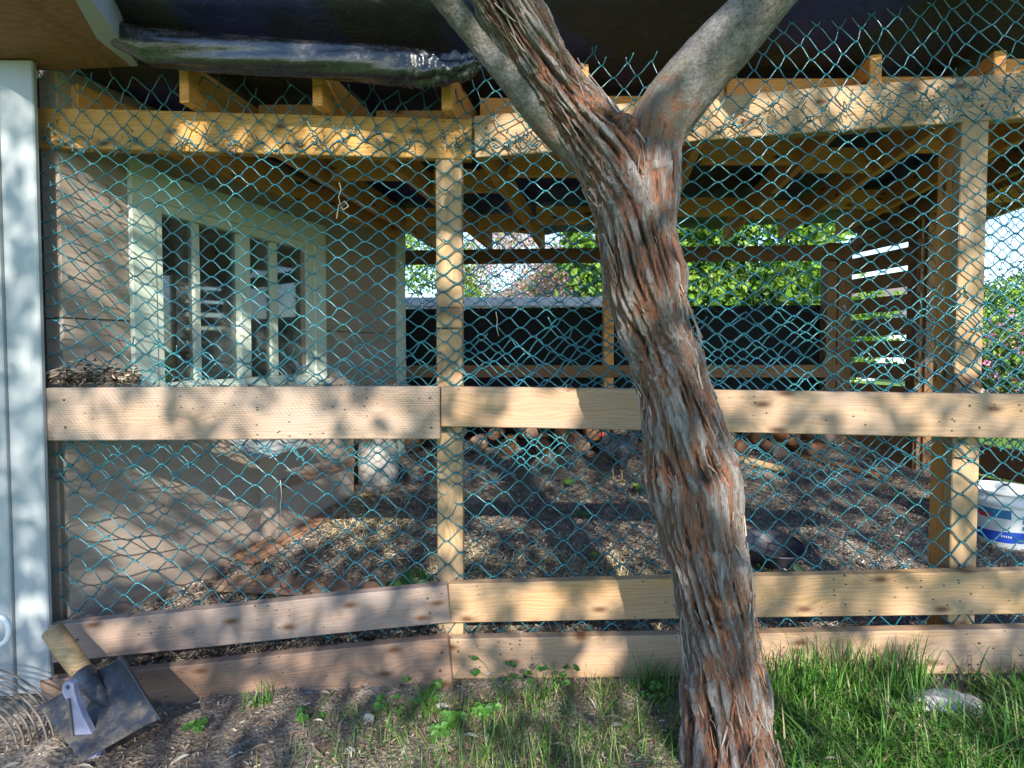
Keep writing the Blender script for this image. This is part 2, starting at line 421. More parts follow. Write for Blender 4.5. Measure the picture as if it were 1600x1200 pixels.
M_BLUE = flat('blue_pail_print', (.02, .07, .45), .4, 8, .1, .02)
M_TEAL = flat('teal_pail_print', (.03, .16, .32), .4, 8, .1, .02)
M_RED = flat('red_print', (.55, .03, .04), .4, 8, .1, .02)
M_LAV = flat('lavender_plastic', (.26, .27, .38), .4, 14, .25, .05)
M_FEED = flat('chalky_feeder_plastic', (.36, .335, .305), .5, 9, .7, .15)
M_TAN = flat('dirty_white_plastic', (.15, .13, .115), .7, 10, .7, .1)
M_COMB = flat('comb_red', (.60, .03, .03), .5, 60, .2, .2)
M_LEG = flat('hen_leg', (.30, .22, .10), .6, 60, .2, .2)
M_NAIL = flat('rusty_nail', (.06, .035, .025), .6, 60, .3, .2)
M_STONE = flat('pale_stone', (.40, .39, .38), .9, 12, .5, .6)
M_ROPE = flat('pale_twine', (.55, .50, .40), .9, 60, .4, .4)
def feather():
    g = G('black_speckled_feathers'); co = g.obj(False)
    v = g.n('TexVoronoi', {'Vector': g.mapping(co, (1, 1, 1.6)), 'Scale': 46.0}, 0); n = g.noise(co, 120, 4)
    c = g.mix(g.ramp(v, [(.3, 0), (.55, .4)]), (.008, .008, .011), (.10, .10, .12))
    return g.done(g.bsdf(c, .5, g.math('ADD', v, n), .8, .006))
M_FEATH = feather()
def glass():
    g = G('window_glass')
    t = g.n('BsdfTransparent', {'Color': (.75, .80, .78, 1)}); s = g.n('BsdfGlossy', {'Color': (.9, .9, .9, 1), 'Roughness': .03})
    f = g.n('Fresnel', {'IOR': 1.55})
    f = g.math('MULTIPLY_ADD', f, .9, .03, True)
    gl = g.n('MixShader', {0: f, 1: t, 2: s}); co = g.obj(False)
    dn = g.ramp(g.noise(g.mapping(co, (5, 5, 3)), 1.0, 5, .6), [(.4, .05), (.68, .32)])
    return g.done(g.n('MixShader', {0: dn, 1: gl, 2: g.n('BsdfDiffuse', {'Color': (.34, .36, .34, 1)})}))
M_GLASS = glass()

# ------------------------------------------------------------------ setting: ground
xs = np.concatenate([[-200, -90, -40, -15, -6, -3], np.arange(-2.4, 4.01, .05), [5, 6, 8, 12, 20, 45, 90, 200]])
ys = np.concatenate([[-60, -20, -6, -2, 0, .6], np.arange(1.0, 6.01, .05), [6.5, 7, 8, 10, 14, 22, 40, 90, 200]])
XX, YY = np.meshgrid(xs, ys, indexing='ij')
ZZ = ground_z(XX, YY) + np.where((XX > -2.4) & (XX < 4) & (YY > 1) & (YY < 6), (vnoise(XX * 5, YY * 5, 3) - .5) * .05 + (vnoise(XX * 14, YY * 14, 4) - .5) * .025, 0)
V = np.stack([XX, YY, ZZ], -1).reshape(-1, 3)
ny = len(ys); i, j = np.meshgrid(np.arange(len(xs) - 1), np.arange(ny - 1), indexing='ij')
a = i * ny + j
Fc = np.stack([a, a + ny, a + ny + 1, a + 1], -1).reshape(-1, 4)
lawn = np.clip((XX - 2.75) / .2, 0, 1) * (YY > 1.9); lawn = np.maximum(lawn, (YY > 4.6) * 1.0)
lawn = np.maximum(lawn, np.clip((XX - .5) / .5, 0, 1) * np.clip((1.62 - YY) / .15, 0, 1)); lawn = np.maximum(lawn, (YY < .9) * 1.0)
cc = np.zeros((V.shape[0], 3)); cc[:, 0] = lawn.ravel()
gr = mesh_obj('ground', V, Fc, M_GROUND, None, Matrix.Identity(4), True, cc); meta(gr, kind='structure')

# ------------------------------------------------------------------ fence plane
def YF(px): return 1.86 if px < 700 else (1.86 - .0221) / (1 + .095 * (px - 800) / 800)
def fp(px, py, off=0.0): return W(px, py, YF(px) + off)

run = empty('chicken_run', (0.3, 1.86, -.05), 'lumber framed chicken run with rails, posts and rafters beside the shed', 'chicken run')
# beams (front face in the fence plane)
b = board('beam', fp(58, 168), fp(738, 186), .142, .038, M_BEAM, run, nseg=8, warp=.002)
b = board('beam', fp(740, 181), fp(1760, 99), .147, .038, M_POST, run, nseg=8, warp=.002); meta(b, 'paler right hand top beam')
# second ply of the beam behind
board('beam', fp(60, 170, .042), fp(738, 188, .042), .140, .038, M_RAFT, run)
board('beam', fp(740, 183, .042), fp(1740, 103, .042), .145, .038, M_RAFT, run)
# posts
def post(px0, px1, ytop, ybot, depth, mat, Yo=0.0, Y=None, name='post'):
    y0 = (YF(px0) if Y is None else Y) + Yo
    A = W(px0, ytop, y0); Bm = W(px1, ytop, y0 if Y is not None else YF(px1) + Yo); C0 = W((px0 + px1) / 2, ybot, y0)
    x = (Bm - A); x.z = 0; wd = x.length; x.normalize()
    zz = Vector((0, 0, 1)); yv = zz.cross(x)
    Ht = A.z - C0.z
    # local x runs down the post so the grain does too
    M = Matrix(((0, x.x, -yv.x * -1, A.x), (0, x.y, yv.y, A.y), (-1, 0, 0, A.z), (0, 0, 0, 1)))
    bm = bmesh.new(); bmesh.ops.create_cube(bm, size=1)
    for v in bm.verts: v.co = Vector(((v.co.x + .5) * Ht, (v.co.y + .5) * wd, (v.co.z + .5) * depth))
    bmesh.ops.bevel(bm, geom=bm.edges[:], offset=.003, segments=1, affect='EDGES')
    M = Matrix(((0, x.x, yv.x, A.x), (0, x.y, yv.y, A.y), (-1, 0, 0, A.z), (0, 0, 0, 1)))
    o = bm_obj(name, bm, mat, run, M)
    bm = bmesh.new(); bm.from_mesh(o.data); bmesh.ops.recalc_face_normals(bm, faces=bm.faces); bm.to_mesh(o.data); bm.free()
    return o
post(680.5, 721.5, 247.5, 1040, .038, M_POST)
post(1503, 1546, 190, 1050, .038, M_POST, .002)
post(1502.5, 1537, 190, 1050, .105, M_RAFT, .0415)
# back wall
YB = 4.16
def YBK(px): return YB / (1 + .09 * (px - 800) / 800)
def bp(px, py, off=0.0): return W(px, py, YBK(px) + off)
b = board('beam', bp(625, 391), bp(1330, 382), .115, .038, M_BROWN, run); meta(b, 'dark brown beam across the back opening')
for px0, px1, yt in ((944, 960, 406), (1294, 1310, 379), (1312, 1333, 379)):
    post(px0, px1, yt, 735, .089, M_RAFT if px0 == 944 else M_SLAT, .045, YBK(px0))
post(1438, 1453, 230, 790, .089, M_BROWN, 0, 3.52)
post(1454, 1485, 230, 790, .10, M_SLAT, 0, 3.50)
b = board('rail', bp(630, 571, .03), bp(1320, 570, .03), .10, .038, M_SLAT, run); meta(b, 'rough brown rail low on the back wall')
b = board('rail', bp(640, 700, .0), bp(1300, 690, .0), .2, .038, M_BROWN, run); meta(b, 'dark kick board along the back wall')

# rafters
DX, DZ = .19375, -.004
def rafter(X0, Z0, Ya, Yb, mat=M_RAFT):
    A = Vector((X0 + DX * Ya, Ya, CAM.z + Z0 + DZ * Ya + .14)); B = Vector((X0 + DX * Yb, Yb, CAM.z + Z0 + DZ * Yb + .14))
    return board('rafter', A, B, .14, .038, mat, run)
RX = [-1.46, -1.0, -.554, -.085, .384, .93, 1.36, 1.80, 2.26, 2.70]
def beam_top(px):   # height of the beam's top edge
    return fp(px, 168 + (px - 58) * 18 / 680 if px < 739 else 181 - (px - 740) * 82 / 1020).z
Z0s = []
for X0 in RX:
    px = 800 + (X0 + DX * 1.8) / 1.8 * 800
    z0 = beam_top(px) - CAM.z - DZ * 1.86 + .002
    Z0s.append(z0)
    Yb = 4.30 - .09 * (X0 + .8)
    rafter(X0, z0, 1.80 if X0 > -.2 else 1.79, Yb, M_RAFT)
# blocking between rafters
for k in range(len(RX) - 1):
    for Yr, st in ((2.02, .03), (2.62, .10), (3.55, .08)):
        Y = Yr + (st if k % 2 else -st) - .08 * (RX[k] + .3)
        z0 = (Z0s[k] + Z0s[k + 1]) / 2
        A = Vector((RX[k] + DX * Y + .040, Y, CAM.z + z0 + DZ * Y + .136))
        B = Vector((RX[k + 1] + DX * Y - .002, Y, CAM.z + z0 + DZ * Y + .136))
        board('blocking', A, B, .12, .036, M_RAFT, run)
# ledger along the shed wall is added with the shed below

# rails (front face clear of the net)
ro = -.056
b = board('rail', fp(68, 607, ro), fp(687, 603.5, ro), .187, .038, M_INC, run, nseg=8, warp=.0015); meta(b, 'wide incised treated plank of the middle rail')
b = board('rail', fp(689, 604.5, ro), fp(1760, 619, ro), .141, .038, M_RAIL, run, nseg=8, warp=.0015); meta(b, 'middle rail of pale knotty pine')
b = board('rail', fp(72, 980, ro - .02), fp(698, 914, ro - .02), .135, .040, M_RAILW, run, nseg=8, warp=.003); meta(b, 'greyed sloping lower rail')
b = board('rail', fp(700, 913, ro - .005), fp(1760, 889, ro - .005), .140, .038, M_RAILY, run, nseg=8, warp=.0015); meta(b, 'yellow lower rail')
b = board('rail', fp(60, 1066, ro - .03), fp(699, 997, ro - .03), .185, .038, M_SOIL_RAIL, run, nseg=8, warp=.003); meta(b, 'brown soil stained bottom plank')
b = board('rail', fp(702, 1000, ro), fp(1760, 980, ro), .146, .038, M_RAIL, run, nseg=8, warp=.002); meta(b, 'bottom rail behind the grass')

nm = None
for (px, py, off) in [(100, 625, 1), (102, 668, 1), (672, 622, 1), (674, 668, 1), (706, 622, 1), (708, 650, 1), (1515, 634, 1), (1530, 668, 1), (1180, 629, 1), (668, 935, 2), (672, 958, 2), (716, 928, 1), (718, 956, 1),
                      (1508, 908, 1), (1512, 948, 1), (1530, 1005, 1), (1528, 1038, 1), (716, 1018, 1), (120, 1000, 2), (690, 1020, 3), (688, 1048, 3), (720, 205, 0), (722, 232, 0), (760, 200, 0), (90, 190, 0), (92, 222, 0), (1520, 140, 0), (1535, 165, 0)]:
    o_ = {0: -.0005, 1: ro - .0005, 2: ro - .021, 3: ro - .031}[off]
    c = fp(px, py, o_)
    if nm is None:
        bm = bmesh.new(); bmesh.ops.create_cone(bm, segments=8, radius1=.0042, radius2=.0042, depth=.0025, cap_ends=True)
        for v in bm.verts: v.co = Vector((v.co.x, v.co.z, v.co.y))
        bmesh.ops.recalc_face_normals(bm, faces=bm.faces)
        o = bm_obj('nail', bm, M_NAIL, run, Matrix.Translation(c)); nm = o
    else:
        o = nm.copy(); COL.objects.link(o); o.matrix_basis = world_of(run).inverted() @ Matrix.Translation(c)
# ------------------------------------------------------------------ slatted side panel and side rails
SA = W(1325, 545, 4.10); SB = W(1436, 545, 3.50)
def sidept(t, z): return Vector((SA.x + (SB.x - SA.x) * t, SA.y + (SB.y - SA.y) * t, z))
gapc = 1.107
for k in range(-5, 7):
    ztop = gapc + k * .163 - .018
    hh = (.163 - .036) if k > -4 else .160
    if k in (2, 3): hh -= .014
    b = board('slat', sidept(1, ztop), sidept(0, ztop + R.uniform(-.004, .004)), hh - R.uniform(0, .006), .019, M_SLAT, run, side=-1)
for (ya, yb, z, h) in ((2.1, 3.2, .49, .17), (2.1, 3.2, .30, .18)):
    board('side_rail', Vector((2.78, ya, z)), Vector((2.70, yb, z - .02)), h, .038, M_BROWN, run, side=-1)
board('side_rail', Vector((2.2, 1.70, 1.99)), Vector((2.74, 4.1, 2.02)), .14, .038, M_SLAT, run, side=-1)

# ------------------------------------------------------------------ shed
K = math.hypot(.375, 1)
TD = Vector((.375, 1, 0)) / K; ND = Vector((1, -.375, 0)) / K
def wallY(px): return 2.339 / (.375 + (800 - px) / 800.0)
Wo = Vector((-1.66 + .375 * (1.5 - 1.81), 1.5, 0))
def ws(px): return (wallY(px) - 1.5) * K            # along-wall distance
def wz(px, py): return W(px, py, wallY(px)).z
def wpt(s, z, n=0.0): return Wo + TD * s + ND * n + Vector((0, 0, z))
shed = empty('garden_shed', wpt(ws(300), -.1, 0), 'plywood sided garden shed with white framed window on the left', 'shed')
def wbox(name, s0, s1, z0, z1, n0, n1, mat, parent=shed, bev=.002, z0b=None, z1b=None):
    """box on the wall: s range, z range, proud from n0 to n1; z*b = heights at s1"""
    z0b = z0 if z0b is None else z0b; z1b = z1 if z1b is None else z1b
    L = s1 - s0; bm = bmesh.new()
    M = Matrix(((TD.x, ND.x, 0, 0), (TD.y, ND.y, 0, 0), (0, 0, 1, 0), (0, 0, 0, 1))); M.translation = wpt(s0, z0, n0)
    vs = [bm.verts.new(c) for c in ((0, 0, 0), (L, 0, z0b - z0), (L, n1 - n0, z0b - z0), (0, n1 - n0, 0),
                                    (0, 0, z1 - z0), (L, 0, z1b - z0), (L, n1 - n0, z1b - z0), (0, n1 - n0, z1 - z0))]
    for f in ((0, 1, 2, 3), (4, 7, 6, 5), (0, 4, 5, 1), (1, 5, 6, 2), (2, 6, 7, 3), (3, 7, 4, 0)): bm.faces.new([vs[q] for q in f])
    bmesh.ops.recalc_face_normals(bm, faces=bm.faces)
    if bev: bmesh.ops.bevel(bm, geom=bm.edges[:], offset=bev, segments=1, affect='EDGES')
    return bm_obj(name, bm, mat, parent, M)
s_l, s_r = ws(252), ws(478); z_h = 1.535; z_s = .87       # window opening
z_top = 2.05; send = ws(619)
zA = wz(252, 326); zB = wz(478, 389); z_h = (zA + zB) / 2
seam = 1.142
wbox('wall', .37 * K, s_l, -.2, seam - .002, -.10, 0, M_PLY)
wbox('wall', .37 * K, s_l, seam + .002, z_top, -.10, 0, M_PLY)
wbox('wall', s_l, s_r, z_h, z_top, -.10, 0, M_PLY, bev=0)
wbox('wall', s_l, s_r, -.2, z_s, -.10, 0, M_PLY, bev=0)
wbox('wall', s_r, send, -.2, seam - .002, -.10, 0, M_PLY)
wbox('wall', s_r, send, seam + .002, z_top, -.10, 0, M_PLY)
wbox('corner_trim', send, ws(631), -.1, z_top, -.10, .02, M_TRIM)
# shed body behind, so that the room is dark and closed
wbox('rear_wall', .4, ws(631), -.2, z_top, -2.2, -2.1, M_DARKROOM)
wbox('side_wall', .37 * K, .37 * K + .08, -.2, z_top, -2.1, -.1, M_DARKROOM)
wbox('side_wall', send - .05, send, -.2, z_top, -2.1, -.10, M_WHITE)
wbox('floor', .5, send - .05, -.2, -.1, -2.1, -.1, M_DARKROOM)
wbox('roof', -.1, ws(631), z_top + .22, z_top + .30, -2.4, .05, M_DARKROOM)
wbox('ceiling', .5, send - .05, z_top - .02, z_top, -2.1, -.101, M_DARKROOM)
wbox('ledger', 0.44, send, wz(261, 244) - .0, wz(261, 244) + .14, .001, .039, M_RAFT)
# window
win = wbox('window', ws(204), ws(241), z_s - .08, 1.80, .001, .026, M_TRIM); meta(win)
def wwb(name, a, b_, z0, z1, n0, n1, mat=M_TRIM): return wbox(name, a, b_, z0, z1, n0, n1, mat, win, .0015)
wwb('frame', ws(241) + .001, s_l, z_s - .02, z_h + .01, -.06, .022)
wwb('frame', ws(241) + .002, ws(506), z_h + .03, z_h + .155, .001, .024)
wwb('frame', s_l + .001, s_r - .001, z_h - .012, z_h + .029, -.06, .012)
wwb('frame', s_r + .001, ws(489), z_s - .02, z_h + .029, -.06, .012)
wwb('frame', ws(489) + .001, ws(506), z_s - .08, z_h + .029, .001, .024)
wwb('sill', ws(241) + .001, ws(506), z_s - .07, z_s - .021, .001, .055)
wwb('frame', s_l + .001, s_r - .001, z_s - .0205, z_s + .012, -.06, .018)
wwb('mullion', ws(377), ws(392), z_s + .013, z_h - .013, -.055, .006)
wwb('sash', ws(309), ws(318), z_s + .013, z_h - .013, -.05, -.012)
wwb('sash', ws(428), ws(438), z_s + .013, z_h - .013, -.05, -.012)
wwb('pane', s_l + .002, ws(377) - .001, z_s + .014, z_h - .014, -.034, -.030, M_GLASS)
wwb('pane', ws(392) + .001, s_r - .002, z_s + .014, z_h - .014, -.034, -.030, M_GLASS)
cu = []; nU, nV = 60, 14  # cloth added to stand for pale sunlit shapes behind the glass
for u_ in np.linspace(0, 1, nU):
    row = []
    for v_ in np.linspace(0, 1, nV):
        p = wpt(ws(400) + (ws(600) - ws(400)) * u_, z_s + .02 + v_ * (.16 + .16 * math.sin(u_ * 5 + 1) ** 2), -.12 + .025 * math.sin(u_ * 34) * (1 - .3 * v_) - .05 * v_); row.append(list(p))
    cu.append(row)
Gd = np.array(cu).reshape(-1, 3); i, j = np.meshgrid(np.arange(nU - 1), np.arange(nV - 1), indexing='ij'); q = i * nV + j
f1 = np.stack([q, q + 1, q + nV + 1, q + nV], -1).reshape(-1, 4)
mesh_obj('sun_patch_cloth', np.concatenate([Gd, Gd - np.array(list(ND)) * .003]), np.concatenate([f1, f1[:, ::-1] + len(Gd)]), M_WHITE, win, Matrix.Identity(4), True)
# inside: the pale cloth added for sun patches, and a shelf seen through the glass
wbox('shelf', .5, 2.0, .93, .96, -1.2, -.9, M_SLAT)
# soffit and fascia at the top left
def quadbox(name, pts, th, mat, parent, dirv=Vector((0, 0, 1))):
    bm = bmesh.new(); a = [bm.verts.new(p) for p in pts]; c = [bm.verts.new(Vector(p) + dirv * th) for p in pts]
    n = len(pts); bm.faces.new(a); bm.faces.new(c[::-1])
    for q in range(n): bm.faces.new((a[q], c[q], c[(q + 1) % n], a[(q + 1) % n]))
    bmesh.ops.recalc_face_normals(bm, faces=bm.faces)
    return bm_obj(name, bm, mat, parent)
zs = 2.025
def atz(px, py, z):
    d = W(px, py, 1.0) - CAM; k = (z - CAM.z) / d.z; return CAM + d * k
quadbox('soffit', [atz(-60, 112, zs), atz(66, 110, zs), atz(205, 104, zs), atz(150, 60, zs), atz(95, -40, zs), atz(-60, -40, zs)], .02, M_SLAT, shed)
quadbox('fascia', [atz(205.5, 104, zs - .005), atz(216, 103, zs - .005), atz(190, 64, zs - .005), atz(112, -40, zs - .005), atz(95.5, -40, zs - .005), atz(150.5, 60, zs - .005)], .10, M_WHITE, shed)
# white corner board at the left of the picture
cbY = 1.785
A0 = W(11, 600, cbY); B0 = W(64.5, 600, cbY)
def vbox(name, x0, x1, y0, y1, z0, z1, mat, parent, bev=.004):
    bm = bmesh.new(); bmesh.ops.create_cube(bm, size=1)
    for v in bm.verts: v.co = Vector((x0 + (v.co.x + .5) * (x1 - x0), y0 + (v.co.y + .5) * (y1 - y0), z0 + (v.co.z + .5) * (z1 - z0)))
    bmesh.ops.bevel(bm, geom=bm.edges[:], offset=bev, segments=1, affect='EDGES')
    return bm_obj(name, bm, mat, parent)
vbox('corner_board', A0.x, B0.x, cbY, cbY + .02, -.2, 2.02, M_WHITE, shed)
vbox('corner_board', A0.x - .35, A0.x - .001, cbY - .012, cbY + .02, -.2, 2.022, M_WHITE, shed)
vbox('wall', B0.x - .11, W(88, 600, 1.88).x, 1.875, 1.89, -.2, .74, M_PLY, shed)

# ------------------------------------------------------------------ roof tarp
nx, ny_ = 90, 60
u = np.linspace(0, 1, nx); v = np.linspace(0, 1, ny_); UU, VV = np.meshgrid(u, v, indexing='ij')
TY = 1.60 + VV * 2.85; TX = -1.75 + UU * 4.95 + DX * (TY - 1.6)
zr = np.interp((TX - DX * TY).ravel(), RX, Z0s).reshape(TX.shape)
TZ = CAM.z + zr + DZ * TY + .15 + (vnoise(TX * 4, TY * 4, 9)) * .035 + vnoise(TX * 14, TY * 14, 5) * .012 + np.clip((1.86 - TY) / .26, 0, 1) * .075
top = np.stack([TX, TY, TZ], -1).reshape(-1, 3); bot = top.copy(); top2 = top + np.array([0, 0, .006])
i, j = np.meshgrid(np.arange(nx - 1), np.arange(ny_ - 1), indexing='ij'); a = i * ny_ + j
f1 = np.stack([a, a + 1, a + ny_ + 1, a + ny_], -1).reshape(-1, 4); nn = len(top)
f2 = f1[:, ::-1] + nn
e1 = [(q, q + ny_, q + ny_ + nn, q + nn) for q in range(0, (nx - 1) * ny_, ny_)] + [(q + nn, q + ny_ + nn, q + ny_, q) for q in range(ny_ - 1, (nx - 1) * ny_, ny_)]
o = mesh_obj('roof_tarp', np.concatenate([bot, top2]), f1.tolist() + f2.tolist() + e1, M_TARP, None, None, True)
meta(o, 'black and navy blue tarp lying over the rafters as the roof', 'tarp')

# rolled black plastic hanging along the eave
spine = [(178, 50, 20), (232, 74, 26), (300, 80, 26), (380, 86, 26), (460, 91, 26), (540, 96, 26), (610, 102, 26), (660, 107, 24), (700, 108, 21), (735, 102, 17), (752, 97, 9)]
ns = 170; na = 44
t = np.linspace(0, len(spine) - 1, ns); sx_ = np.interp(t, range(len(spine)), [s[0] for s in spine]); sy_ = np.interp(t, range(len(spine)), [s[1] for s in spine]); sr_ = np.interp(t, range(len(spine)), [s[2] for s in spine])
Yt = 1.70
cen = np.array([list(W(x, y, Yt)) for x, y in zip(sx_, sy_)])
th = np.linspace(0, 2 * math.pi, na, endpoint=False)
TT, SS = np.meshgrid(th, np.arange(ns), indexing='xy')
rr = (sr_[:, None] * Yt / 800) * (1 + .12 * (vnoise(SS * .035, TT * 2.2, 21) - .5) + .03 * (vnoise(SS * .25, TT * 3.5, 22) - .5))
fold = .012 * np.abs(np.sin(3 * TT + SS * .05)) * (vnoise(SS * .06, TT * 0 + 1, 5) > .4)
rr = rr + fold * .6 + .005 * np.abs(np.sin(TT * 2.5 + .6 + .012 * SS))
crk = np.clip((sx_[:, None] - 610) / 60, 0, 1); rr = rr * (1 + crk * .35 * (vnoise(SS * .5, TT * 3, 31) - .5))
PX = cen[:, None, 0] + 0 * rr; PYy = cen[:, None, 1] + np.cos(TT) * rr * .7; PZ = cen[:, None, 2] + np.sin(TT) * rr * .92
V = np.stack([PX, PYy, PZ], -1).reshape(-1, 3)
i, j = np.meshgrid(np.arange(ns - 1), np.arange(na), indexing='ij')
Fc = np.stack([i * na + j, i * na + (j + 1) % na, (i + 1) * na + (j + 1) % na, (i + 1) * na + j], -1).reshape(-1, 4).tolist()
Fc += [list(range(na - 1, -1, -1)), list(range((ns - 1) * na, ns * na))]
o = mesh_obj('rolled_plastic', V, Fc, M_PLASTIC, None, None, True)
meta(o, 'shiny black plastic sheet rolled up and hanging along the eave', 'plastic sheet')

# black sheet on the back wall + white cap rail beyond
def sheet(px0, px1, y0, y1, Yfn, off, amp, name, mat, label, cat, nxx=90, nzz=26):
    U, Vv = np.meshgrid(np.linspace(0, 1, nxx), np.linspace(0, 1, nzz), indexing='ij')
    P = np.array([[list(W(px0 + (px1 - px0) * uu, y0[0] + (y0[1] - y0[0]) * uu + ((y1[0] + (y1[1] - y1[0]) * uu) - (y0[0] + (y0[1] - y0[0]) * uu)) * vv, Yfn(px0 + (px1 - px0) * uu) + off)) for vv in Vv[0]] for uu in U[:, 0]])
    P[..., 1] += (vnoise(P[..., 0] * 6, P[..., 2] * 3, 41) - .5) * amp
    a_, b_ = P.reshape(-1, 3), P.reshape(-1, 3) + np.array([0, .004, 0]); n_ = len(a_)
    i, j = np.meshgrid(np.arange(nxx - 1), np.arange(nzz - 1), indexing='ij'); a = i * nzz + j
    f1 = np.stack([a, a + 1, a + nzz + 1, a + nzz], -1).reshape(-1, 4)
    o = mesh_obj(name, np.concatenate([a_, b_]), np.concatenate([f1, f1[:, ::-1] + n_]), mat, None, None, True)
    return meta(o, label, cat)
sheet(628, 1300, (483, 476), (735, 728), YBK, .14, .03, 'black_sheet', M_SHEET, 'black sheet stretched along the lower half of the back wall', 'plastic sheet')

# ------------------------------------------------------------------ nets
def net(name, px0, px1, y0, y1, cw, ch, mat, label, rad=.0019, seed=1, tilt=0.0, warp=5.0, off=-.012, jit=1.0, Yfn=YF, bar=2.4, W_=W,
        shear=0.0, ragged=True, sides=4, K_=5, stretch=None, depth_amp=.008, prong=.5, ragtop=True, ragbot=True, clip=None):
    rs = random.Random(seed)
    nc = int((px1 - px0) / cw) + 2; nr = int((y1(px0) - y0(px0)) / (ch / 2)) + 40
    ymin = min(y0(px0), y0(px1)) - 60
    pos = {}
    for j in range(-20, nr + 20):
        for i in range(-2, nc):
            x = px0 + i * cw + (cw / 2 if j % 2 else 0) + shear * j; y = ymin + j * ch / 2 + tilt * (x - px0)
            nx1 = float(vnoise(np.array([x / 130.0]), np.array([y / 90.0]), seed)[0]) - .5
            ny1 = float(vnoise(np.array([x / 120.0]), np.array([y / 80.0]), seed + 50)[0]) - .5
            nx2 = float(vnoise(np.array([x / 40.0]), np.array([y / 30.0]), seed + 90)[0]) - .5
            x2 = x + warp * 2 * nx1 + warp * .8 * nx2 + rs.gauss(0, jit); y2 = y + warp * 2 * ny1 + rs.gauss(0, jit * .7)
            if stretch: x2, y2 = stretch(x2, y2)
            if px0 - 2 <= x2 <= px1 + 2 and y0(x2) - (rs.uniform(-3, 8) if ragtop else 0) <= y2 <= y1(x2) + (rs.uniform(-4, 8) if ragbot else 0):
                if clip and not clip(x2, y2): continue
                pos[(i, j)] = (x2, y2)
    P = []; Rr = []
    dseed = seed + 7
    def wp(x, y):
        d = depth_amp * (float(vnoise(np.array([x / 70.0]), np.array([y / 60.0]), dseed)[0]) - .5) * 2
        return W_(x, y, Yfn(x) + off + d)
    for (i, j), (x, y) in pos.items():
        bb = bar * rs.uniform(.8, 1.2); tl = rs.uniform(-.15, .15)
        # node bar
        pts = [wp(x + bb * q, y + bb * q * tl) for q in (-1, -.5, 0, .5, 1)]
        P.append(pts); Rr.append([rad * 1.1, rad * 1.45, rad * 1.65, rad * 1.45, rad * 1.1])
        for di in (0, 1):      # down-left, down-right
            ii = i + (di - 1 if j % 2 == 0 else di)
            q = pos.get((ii, j + 1)); sg = 1 if di else -1
            xa, ya = x + sg * bb, y + sg * bb * tl
            if q is None:
                if rs.random() < prong:
                    l = rs.uniform(.3, .7); ex = xa + sg * cw * .25 * l + rs.uniform(-4, 4); ey = ya + ch * .5 * l * rs.uniform(.4, 1)
                    pts = [wp(xa + (ex - xa) * f, ya + (ey - ya) * f) for f in (0, .25, .5, .75, 1)]
                    for m_, f in zip(pts, (0, .2, .5, .8, 1)): m_.y -= .010 * f
                    P.append(pts); Rr.append([rad, rad * .95, rad * .9, rad * .9, rad * .7])
                continue
            xb, yb = q[0] - sg * bar, q[1]
            cx_, cy_ = rs.uniform(-1, 1), rs.uniform(-1, 1)
            pts = []
            for f in (0, .25, .5, .75, 1):
                s_ = f + .022 * math.sin(2 * math.pi * f) * -1
                xx = xa + (xb - xa) * f + cx_ * math.sin(math.pi * f); yy = ya + (yb - ya) * s_ + cy_ * math.sin(math.pi * f)
                pts.append(wp(xx, yy))
            P.append(pts); Rr.append([rad * 1.1, rad * .92, rad * .88, rad * .92, rad * 1.1])
        for di in (0, 1):      # prongs at a cut top edge
            ii = i + (di - 1 if j % 2 == 0 else di)
            if (ii, j - 1) not in pos and rs.random() < prong:
                sg = 1 if di else -1; l = rs.uniform(.3, .75)
                xa, ya = x + sg * bb, y; ex = xa + sg * cw * .2 * l + rs.uniform(-3, 3); ey = ya - ch * .55 * l
                pts = [wp(xa + (ex - xa) * f, ya + (ey - ya) * f ** 1.3) for f in (0, .25, .5, .75, 1)]
                for m_, f in zip(pts, (0, .2, .5, .8, 1)): m_.y -= .012 * f
                P.append(pts); Rr.append([rad, rad * .95, rad * .9, rad * .9, rad * .7])
    P = np.array([[list(p) for p in s] for s in P]); Rr = np.array(Rr)
    if sides == 3: P = P[:, ::2]; Rr = Rr[:, ::2]
    V, Fc = tubes(P, Rr, sides)
    c = P.reshape(-1, 3); loc = Vector((float(c[:, 0].mean()), float(c[:, 1].mean()), float(c[:, 2].min())))
    e = empty(name, loc, label, 'net')
    s = mesh_obj('strands', V, Fc, mat, e, Matrix.Identity(4), True)
    s['kind'] = 'stuff'
    return e

def st_mid(x, y):        # the net hangs steeper and stretched by the left post
    k = max(0, (230 - x) / 165.0); y += -16 * k * k + 0; 
    if x > 1150: y += -(x - 1150) * .03
    return x, y
net('plastic_netting', 66, 1760, lambda x: 212 - max(0, x - 900) * .06, lambda x: 735 + 25 * math.sin(x / 90.0), 40.5, 26.5, M_NET,
    'teal diamond mesh netting stretched between the top beam and middle rail', seed=3, warp=5, stretch=st_mid, rad=.0026)
net('plastic_netting', 80, 1760, lambda x: (545 if x < 650 else 535 - (x - 650) * .085) + 8 * math.sin(x / 50.0), lambda x: 1000, 46, 37, M_NET2,
    'loose greener netting hanging behind the middle rail down to the bottom planks', seed=12, warp=8, tilt=-.02, off=-.006, rad=.0027, shear=.6,
    clip=lambda x, y: (x > 88 + 10 * math.sin(y / 30.0)))
def st_top(x, y):
    return x + (y - 120) * .22 * math.sin(x / 200.0 + 1), y + 6 * math.sin(x / 110.0)
net('plastic_netting', 66, 1760, lambda x: 108 if x < 330 else (132 if x < 745 else (90 if x < 1130 else -40)), lambda x: 236 - max(0, x - 800) * .06, 37, 36, M_NET2,
    'ragged top strip of netting tied over the beam and rafter ends', seed=23, warp=9, off=-.02, rad=.0025, bar=1.5, stretch=st_top, jit=2.0)
